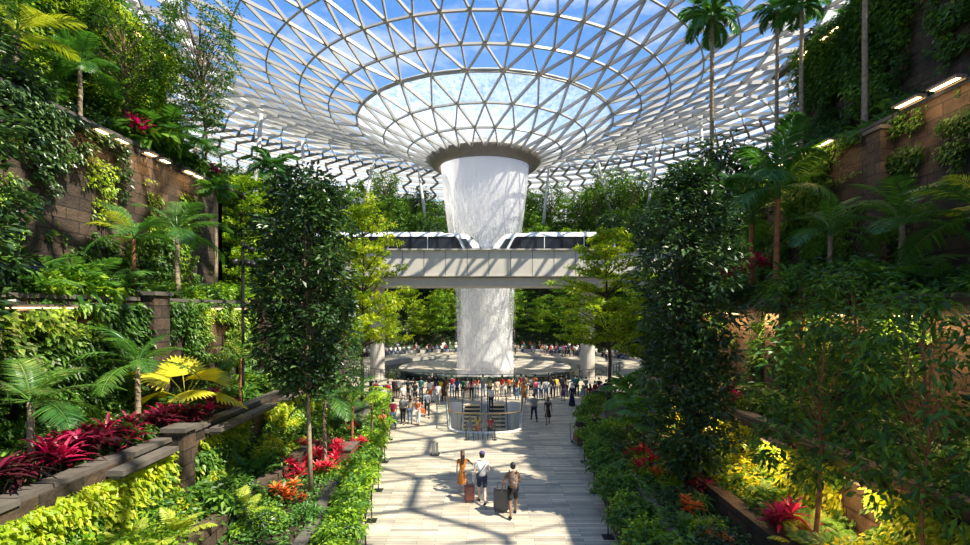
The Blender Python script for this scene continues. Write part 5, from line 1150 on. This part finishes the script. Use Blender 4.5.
def suitcase(x, y, rz, w, h, d, mt, label, trim='dark_metal'):
    t = thing('suitcase', label, 'suitcase', (x, y, 0), rz); b = MB(); b.box((0, 0, .06+h/2), (w, d, h)); me = b.mesh('shell', mt); bm = bmesh.new(); bm.from_mesh(me); bmesh.ops.bevel(bm, geom=list(bm.edges), offset=.045, segments=3, affect='EDGES'); bm.to_mesh(me); bm.free(); link('shell', me, t)
    b = MB()
    for k in range(5): b.box((-w/2+w*(k+.7)/5.4, 0, .06+h/2), (.012, d+.012, h-.12))
    b.build('ribs', mt, t)
    b = MB(); b.tube([(-w*.28, 0, .06+h), (-w*.28, 0, .98), (w*.28, 0, .98), (w*.28, 0, .06+h)], .012, 6); b.build('handle', trim, t)
    for sx in (-1, 1):
        for sy in (-1, 1): b = MB(); b.tube([(sx*w*.38-.015, sy*d*.3, .035), (sx*w*.38+.015, sy*d*.3, .035)], .035, 10); b.build('wheel', 'dark_metal', t)
    b = MB(); b.box((0, 0, .06+h*.5), (w+.01, .02, h-.05)); b.build('zip_band', trim, t); return t
mat('case_red', (.20, .06, .05), .35); mat('case_grey', (.085, .088, .095), .35, metal=.3)
x, y = pp(469.5, 502); suitcase(x, y, .1, .36, .58, .25, 'case_red', 'small dull red cabin suitcase beside the person in white')
x, y = pp(501.5, 511); suitcase(x, y, -.25, .52, .74, .32, 'case_grey', 'large dark grey suitcase beside the person with the backpack')
# left group
for px, py, rz, pose, var, s, t_, h, lb in [
    (383, 440, 2.9, 'phone', 'lady', 'orange', 'pink', 1.62, 'person in an orange top and pink trousers close to the left planter'),
    (393, 428, .3, 'walk', 'long', 'crimson', 'denim', 1.74, 'person in a crimson shirt and blue jeans walking left of the escalators'),
    (403, 424, 3.0, 'bag', 'jacket', 'grey', 'black', 1.72, 'person in a grey jacket and black trousers next to the one in crimson'),
    (410, 423, 3.2, 'stand', 'lady', 'beige', 'denim', 1.62, 'person in a cream top and jeans in the group left of the escalators'),
    (418, 425, 2.7, 'bag', 'lady', 'orange', 'white', 1.64, 'person in an orange top and white trousers with an orange bag'),
    (427, 417, 3.3, 'walk', 'jacket', 'white', 'black', 1.74, 'person in a white top and black trousers with a dark shoulder bag'),
    (403, 409, 3.1, 'stand', 'long', 'white', 'grey', 1.72, 'person in a white shirt with a red pack, behind the group on the left'),
    (384, 411, .6, 'stand', 'jacket', 'grey', 'navy', 1.70, 'person in a dark grey jacket half hidden by the left planter'),
    (534, 421, .1, 'walk', 'long', 'grey', 'navy', 1.74, 'person in a grey shirt and dark trousers right of the escalators'),
    (548, 424, 3.1, 'walk2', 'dress', 'black', 'black', 1.66, 'person in a black patterned dress walking towards the camera'),
    (572, 406, 2.4, 'stand', 'robe', 'navy', 'white', 1.62, 'person in a long navy robe and white headscarf on the right'),
    (583, 408, 2.0, 'stand', 'robe', 'grey', 'grey', 1.60, 'person in a long grey robe by the right-hand plants'),
    (444, 401, .2, 'stand', 'dress', 'brown', 'brown', 1.62, 'person in a brown outfit beside the left rail of the well'),
    (524, 403, 2.9, 'stand', 'dress', 'mustard', 'brown', 1.62, 'person in an ochre dress beside the right rail of the well')]:
    x, y = pp(px, py); person(x, y, rz, pose, var, s, t_, lb, h=h, skin_=('skin_tan', 'skin_pale', 'skin_brown')[px % 3])
def bag(px, py, z, m, lb, w_=.3):
    x, y = pp(px, py); t = thing('handbag', lb, 'bag', (x, y, z)); b = MB(); b.box((0, 0, .14), (w_, .12, .28), taper=.8); b.build('bag_body', m, t); b = MB(); b.tube([(-w_*.3, 0, .26), (-w_*.2, 0, .48), (w_*.2, 0, .48), (w_*.3, 0, .26)], .012, 6); b.build('handle', m, t)
bag(422, 425, .72, 'cloth_orange', 'orange tote bag carried by the person in orange and white', .4)
bag(424, 417.5, .85, 'cloth_black', 'black shoulder bag of the person in white and black', .36)
# on the escalators
for px, Y, z, rz, pose, var, s, t_, lb in [
    (470.0, 33.2, -1.85, 0, 'stand', 'lady', 'denim', 'grey', 'person in pale blue riding the left escalator, lowest'), (477.5, 33.6, -1.66, 0, 'bag', 'lady', 'yellow', 'orange', 'person in yellow and orange riding the left escalator'),
    (490.5, 33.4, -1.75, 0, 'stand', 'long', 'red', 'black', 'person in a red shirt low on the right escalator'), (491, 36.2, -.25, .2, 'stand', 'long', 'white', 'navy', 'person in a white shirt near the top of the right escalator'),
    (471.5, 39.0, 0, .1, 'stand', 'lady', 'pink', 'black', 'person in pink and black at the head of the left escalator'), (497, 38.6, 0, .3, 'stand', 'shorts', 'beige', 'beige', 'person in beige at the head of the right escalator'), (489, 39.6, 0, -.2, 'stand', 'long', 'khaki', 'black', 'person in an olive shirt between the two escalator heads')]:
    person(atx(px, Y), Y, rz, pose, var, s, t_, lb, h=1.68, z=z)
# crowd at the pool rail: (pixel, feet y, shirt, trousers, kind)
crowd = [(371, 393, 'black', 'navy', 'jacket'), (376, 400, 'crimson', 'black', 'long'), (394, 397, 'purple', 'brown', 'long'), (398, 395, 'grey', 'black', 'jacket'), (408, 398, 'navy', 'black', 'jacket'), (413, 399, 'black', 'grey', 'long'), (415, 403, 'black', 'black', 'shorts'),
  (429, 391, 'black', 'black', 'raise'), (436, 392, 'black', 'denim', 'long'), (430, 401, 'white', 'orange', 'shorts'), (435, 401, 'pink', 'white', 'lady'), (441, 400, 'yellow', 'black', 'long'), (446, 398, 'orange', 'denim', 'long'), (438, 404, 'white', 'grey', 'long'), (452, 393, 'crimson', 'denim', 'long'), (457, 395, 'blue', 'black', 'long'), (463, 394, 'green', 'navy', 'long'), (467, 397, 'beige', 'brown', 'long'),
  (502, 393, 'red', 'grey', 'long'), (509, 393, 'orange', 'black', 'long'), (515, 392, 'teal', 'black', 'lady'), (521, 390, 'crimson', 'brown', 'long'), (526, 391, 'brown', 'denim', 'jacket'), (531, 392, 'grey', 'black', 'shorts'), (535, 390, 'orange', 'brown', 'long'), (536, 399, 'pink', 'denim', 'long'), (541, 399, 'white', 'blue', 'lady'), (546, 399, 'white', 'denim', 'shorts'), (549, 390, 'black', 'grey', 'lady'),
  (553, 397, 'black', 'navy', 'jacket'), (556, 392, 'yellow', 'khaki', 'long'), (561, 391, 'navy', 'grey', 'long'), (566, 396, 'beige', 'navy', 'lady'), (577, 392, 'green', 'black', 'long'), (574, 390, 'blue', 'denim', 'jacket'), (590, 404, 'red', 'white', 'lady'), (595, 401, 'crimson', 'grey', 'jacket'), (601, 402, 'pink', 'black', 'long'), (606, 400, 'black', 'white', 'shorts'), (599, 394, 'navy', 'black', 'long'), (586, 396, 'grey', 'navy', 'long'), (611, 397, 'brown', 'khaki', 'long'), (563, 400, 'purple', 'black', 'dress'), (517, 399, 'mustard', 'denim', 'lady'), (388, 403, 'red', 'denim', 'long'), (421, 395, 'teal', 'denim', 'long'), (483, 392, 'grey', 'denim', 'jacket'), (477, 393, 'orange', 'grey', 'lady')]
used = set(); cr_ = random.Random(3)
for px, py, s, t_, k in crowd:
    var = k if k in VAR else 'long'; pose = 'raise' if k == 'raise' else ('stand', 'phone', 'bag', 'stand')[cr_.randrange(4)]; x, y = pp(px, py+(4 if py < 396 else 1))
    where = 'left of the waterfall' if px < 450 else 'in front of the waterfall' if px < 520 else 'right of the waterfall' if px < 585 else 'near the right pier'
    top = {'jacket': 'jacket', 'lady': 'top', 'dress': 'dress'}.get(k, 'shirt'); bot = 'shorts' if k == 'shorts' else 'trousers'
    lb = ('person in a %s %s watching from the pool rail, %s' % (s, top, where)) if k == 'dress' else 'person in %s %s and %s %s at the pool rail, %s' % (s, top, t_, bot, where)
    if lb in used: lb = lb.replace('person', 'second person')
    used.add(lb)
    person(x, y, (x-0)*.02+cr_.uniform(-.5, .5), pose, var, s, t_, lb, h=1.52+.2*cr_.random(), skin_=('skin_tan', 'skin_pale', 'skin_brown')[cr_.randrange(3)])
# people beyond the pool, some seated
seatP = {k: b.mesh('seated_'+k, DEF if k == 'body' else 'cloth_white', True) for k, b in make_person(figure(lt=1.45, lk=1.4, rt=1.35, rk=1.35, la=.5, le=.9, ra=.5, re=.9, seat=True), sub=0).items()}
ck = list(CL)
def far_person(x, y, rz, pose, label, group, z=0):
    c = cr_; sh, tr_ = ck[c.randrange(len(ck))] if c.random() > .45 else 'white', ('black', 'navy', 'denim', 'grey')[c.randrange(4)]
    if pose == 'sit': return person(x, y, rz, '', 'long', sh, tr_, label, group, h=1.7, z=z, ms=seatP)
    return person(x, y, rz, 'stand', 'long', sh, tr_, label, group, h=1.6+.2*c.random(), z=z)
b = MB(); b.lathe([(21.6, 0), (21.6, .45), (22.2, .45), (22.2, 0)], (0, 0, 0), 60, a0=.10, a1=PI-.10); bench = tag(b.build('bench', 'concrete', None, (PC[0], PC[1], 0)), 'long curved stone bench round the far side of the pool', 'bench')
for k in range(64):
    a = PI*(.12+.76*(k+.2*cr_.random())/64); side = 'left' if math.cos(a) < 0 else 'right'
    if cr_.random() < .35 and k % 2:
        r = 18.5+2*cr_.random(); far_person(PC[0]+r*math.cos(a), PC[1]+r*math.sin(a), a+PI/2+cr_.uniform(-.6, .6), 'stand', 'person standing on the far side of the pool, %s of the falling water' % side, 'people standing beyond the pool on the '+side)
    else:
        r = 21.75; far_person(PC[0]+r*math.cos(a), PC[1]+r*math.sin(a), a+PI/2, 'sit', 'person sitting on the far curved bench, %s of the falling water' % side, 'people seated beyond the pool on the '+side, z=0)
for k in range(44):
    a = PI*(.10+.80*cr_.random()); side = 'left' if math.cos(a) < 0 else 'right'; r = 22.9+1.6*cr_.random() if k % 2 else 16.8+2.5*cr_.random()
    far_person(PC[0]+r*math.cos(a), PC[1]+r*math.sin(a), a+PI/2+cr_.uniform(-1.4, 1.4), 'stand', 'person', 'people standing beyond the pool on the '+side)
# pool rail between crowd and water
t = thing('pool_railing', 'thin dark metal railing round the near side of the pool', 'railing', (PC[0], PC[1], 0)); rp = [(16.3*math.cos(a), 16.3*math.sin(a)) for a in np.linspace(-PI*.93, -PI*.07, 42)]
b = MB(); b.tube([(x, y, 1.05) for x, y in rp], .03, 6); b.build('top_rail', 'dark_metal', t)
b = MB()
for x, y in rp: b.box((x, y, .52), (.05, .05, 1.04))
b.build('posts', 'dark_metal', t)['kind'] = 'stuff'
b = MB()
for z in (.25, .5, .75): b.tube([(x, y, z) for x, y in rp], .012, 4)
b.build('wires', 'dark_metal', t)
# loaded luggage trolley on the right
x, y = pp(581, 444); t = thing('luggage_trolley', 'loaded luggage trolley parked beside the right-hand plants', 'trolley', (x, y, 0), .2)
b = MB(); b.tube([(-.4, -.5, .15), (-.4, .45, .15), (-.4, .55, 1.0), (.4, .55, 1.0), (.4, .45, .15), (.4, -.5, .15)], .025, 6); b.box((0, 0, .18), (.8, 1.0, .04)); b.build('frame', 'grey_metal', t)
for xx, yy_ in ((-.35, .4), (.35, .4), (0, -.45)): b = MB(); b.tube([(xx-.03, yy_, .09), (xx+.03, yy_, .09)], .09, 10); b.build('wheel', 'dark_metal', t)
for z, m_, lb, w_, d_, hh in ((.20, 'wood_brown', 'brown suitcase lying on the luggage trolley', .7, .55, .42), (.63, 'cloth_khaki', 'tan bag on top of the brown suitcase on the trolley', .6, .45, .30), (.94, 'cloth_black', 'black bag topmost on the luggage trolley', .5, .4, .2)):
    q = thing('travel_bag', lb, 'bag', (x, y-.05, z), .2); b = MB(); b.box((0, 0, hh/2), (w_, d_, hh), taper=.93); b.build('bag_body', m_, q); b = MB(); b.tube([(-.1, -d_/2, hh*.6), (-.08, -d_/2-.04, hh*.75), (.08, -d_/2-.04, hh*.75), (.1, -d_/2, hh*.6)], .012, 6); b.build('handle', 'dark_metal', q)
person(x+.75, y+.3, 1.9, 'stand', 'jacket', 'black', 'black', 'person in a black jacket standing by the luggage trolley', h=1.5)

# ------------------------------------------------------------------ each member of a row of plants or people gets its own description
def ordw(n):
    a = ['', 'first', 'second', 'third', 'fourth', 'fifth', 'sixth', 'seventh', 'eighth', 'ninth', 'tenth', 'eleventh', 'twelfth', 'thirteenth', 'fourteenth', 'fifteenth', 'sixteenth', 'seventeenth', 'eighteenth', 'nineteenth']
    if n < 20: return a[n]
    t = ['', '', 'twent', 'thirt', 'fort', 'fift', 'sixt', 'sevent'][n//10]
    return t+'ieth' if n % 10 == 0 else t+'y-'+a[n % 10]
LOOK = {}
for p, lk in ((fern_as, 'arching green fern'), (fern_bs, 'long-fronded fern'), (fern_ys, 'pale yellow fern'), (sh_dark, 'dark glossy shrub'), (sh_mid, 'mid-green shrub'), (sh_bri, 'light green shrub'), (sh_yel, 'yellow-leaved shrub'), (sh_big, 'broad-leaved shrub'), (rib, 'strap-leaved plant'), (croton, 'orange croton'),
              (bg_a, 'round-crowned tree'), (bg_b, 'dark narrow tree'), (bg_c, 'light green layered tree'), (bg_d, 'open-crowned tree'), (bg_e, 'yellowish layered tree')):
    LOOK[(p.data or p.children[-1].data).name] = lk
PLACE = {'light green plants along the left floor edge': ('in the strip by the left floor edge', 0), 'green plants along the right floor edge': ('in the strip by the right floor edge', 0), 'mixed plants of the raised left planter': ('in the raised left planter', 0), 'mixed plants of the raised right planter': ('in the raised right planter', 0),
  'plants at the foot of the lowest left wall': ('at the foot of the lowest left wall', 0), 'plants at the foot of the lowest right wall': ('at the foot of the lowest right wall', 0), 'plants behind the left cordylines': ('behind the left cordylines', 0), 'plants over the left lamp-lit coping': ('over the left lamp-lit coping', 0),
  'plants of the high left terrace': ('on the high left terrace', 0), 'plants on top of the left wall': ('on top of the left wall', 0), 'plants of the second right terrace': ('on the second right terrace', 0), 'plants over the middle right wall': ('over the middle right wall', 0), 'plants of the high right terrace': ('on the high right terrace', 0), 'plants on top of the right wall': ('on top of the right wall', 0), 'shrubs under the right cordylines': ('under the right-wall cordylines', 0),
  'plaza-side trees left of the waterfall': ('behind the plaza left of the waterfall', 1), 'plaza-side trees right of the waterfall': ('behind the plaza right of the waterfall', 1), 'trees behind the falling water': ('behind the falling water', 1), 'forest left of the waterfall': ('in the forest left of the waterfall', 1), 'forest right of the waterfall': ('in the forest right of the waterfall', 1), 'forest on the left slope': ('on the slope past the left walls', 1), 'forest on the right slope': ('on the slope past the right walls', 1),
  'people standing beyond the pool on the left': ('standing beyond the pool, left half', 2), 'people standing beyond the pool on the right': ('standing beyond the pool, right half', 2), 'people seated beyond the pool on the left': ('sitting on the far bench, left half', 2), 'people seated beyond the pool on the right': ('sitting on the far bench, right half', 2)}
byg = {}
for o in COL.objects:
    if o.parent is None and 'group' in o and o['group'] in PLACE and o.location.y > -20: byg.setdefault(o['group'], []).append(o)
for gname, os_ in byg.items():
    place, kind = PLACE[gname]; os_.sort(key=(lambda o: o.location.y) if kind == 0 else (lambda o: o.location.x/o.location.y))
    for i, o in enumerate(os_):
        if kind == 2:
            sh = [c for c in o.children if c.name.startswith('shirt')][0].material_slots[0].material.name.replace('cloth_', ''); o['label'] = 'person in a %s shirt %s, %s from the left' % (sh, place, ordw(i+1))
        else:
            look = LOOK.get((o.data or o.children[-1].data).name, 'green plant')
            o['label'] = '%s %s, %s %s' % (look, place, ordw(i+1), 'from the camera' if kind == 0 else 'from the left')
# prototypes were only moulds
for p in PROTO:
    for c in list(p.children): bpy.data.objects.remove(c)
    bpy.data.objects.remove(p)
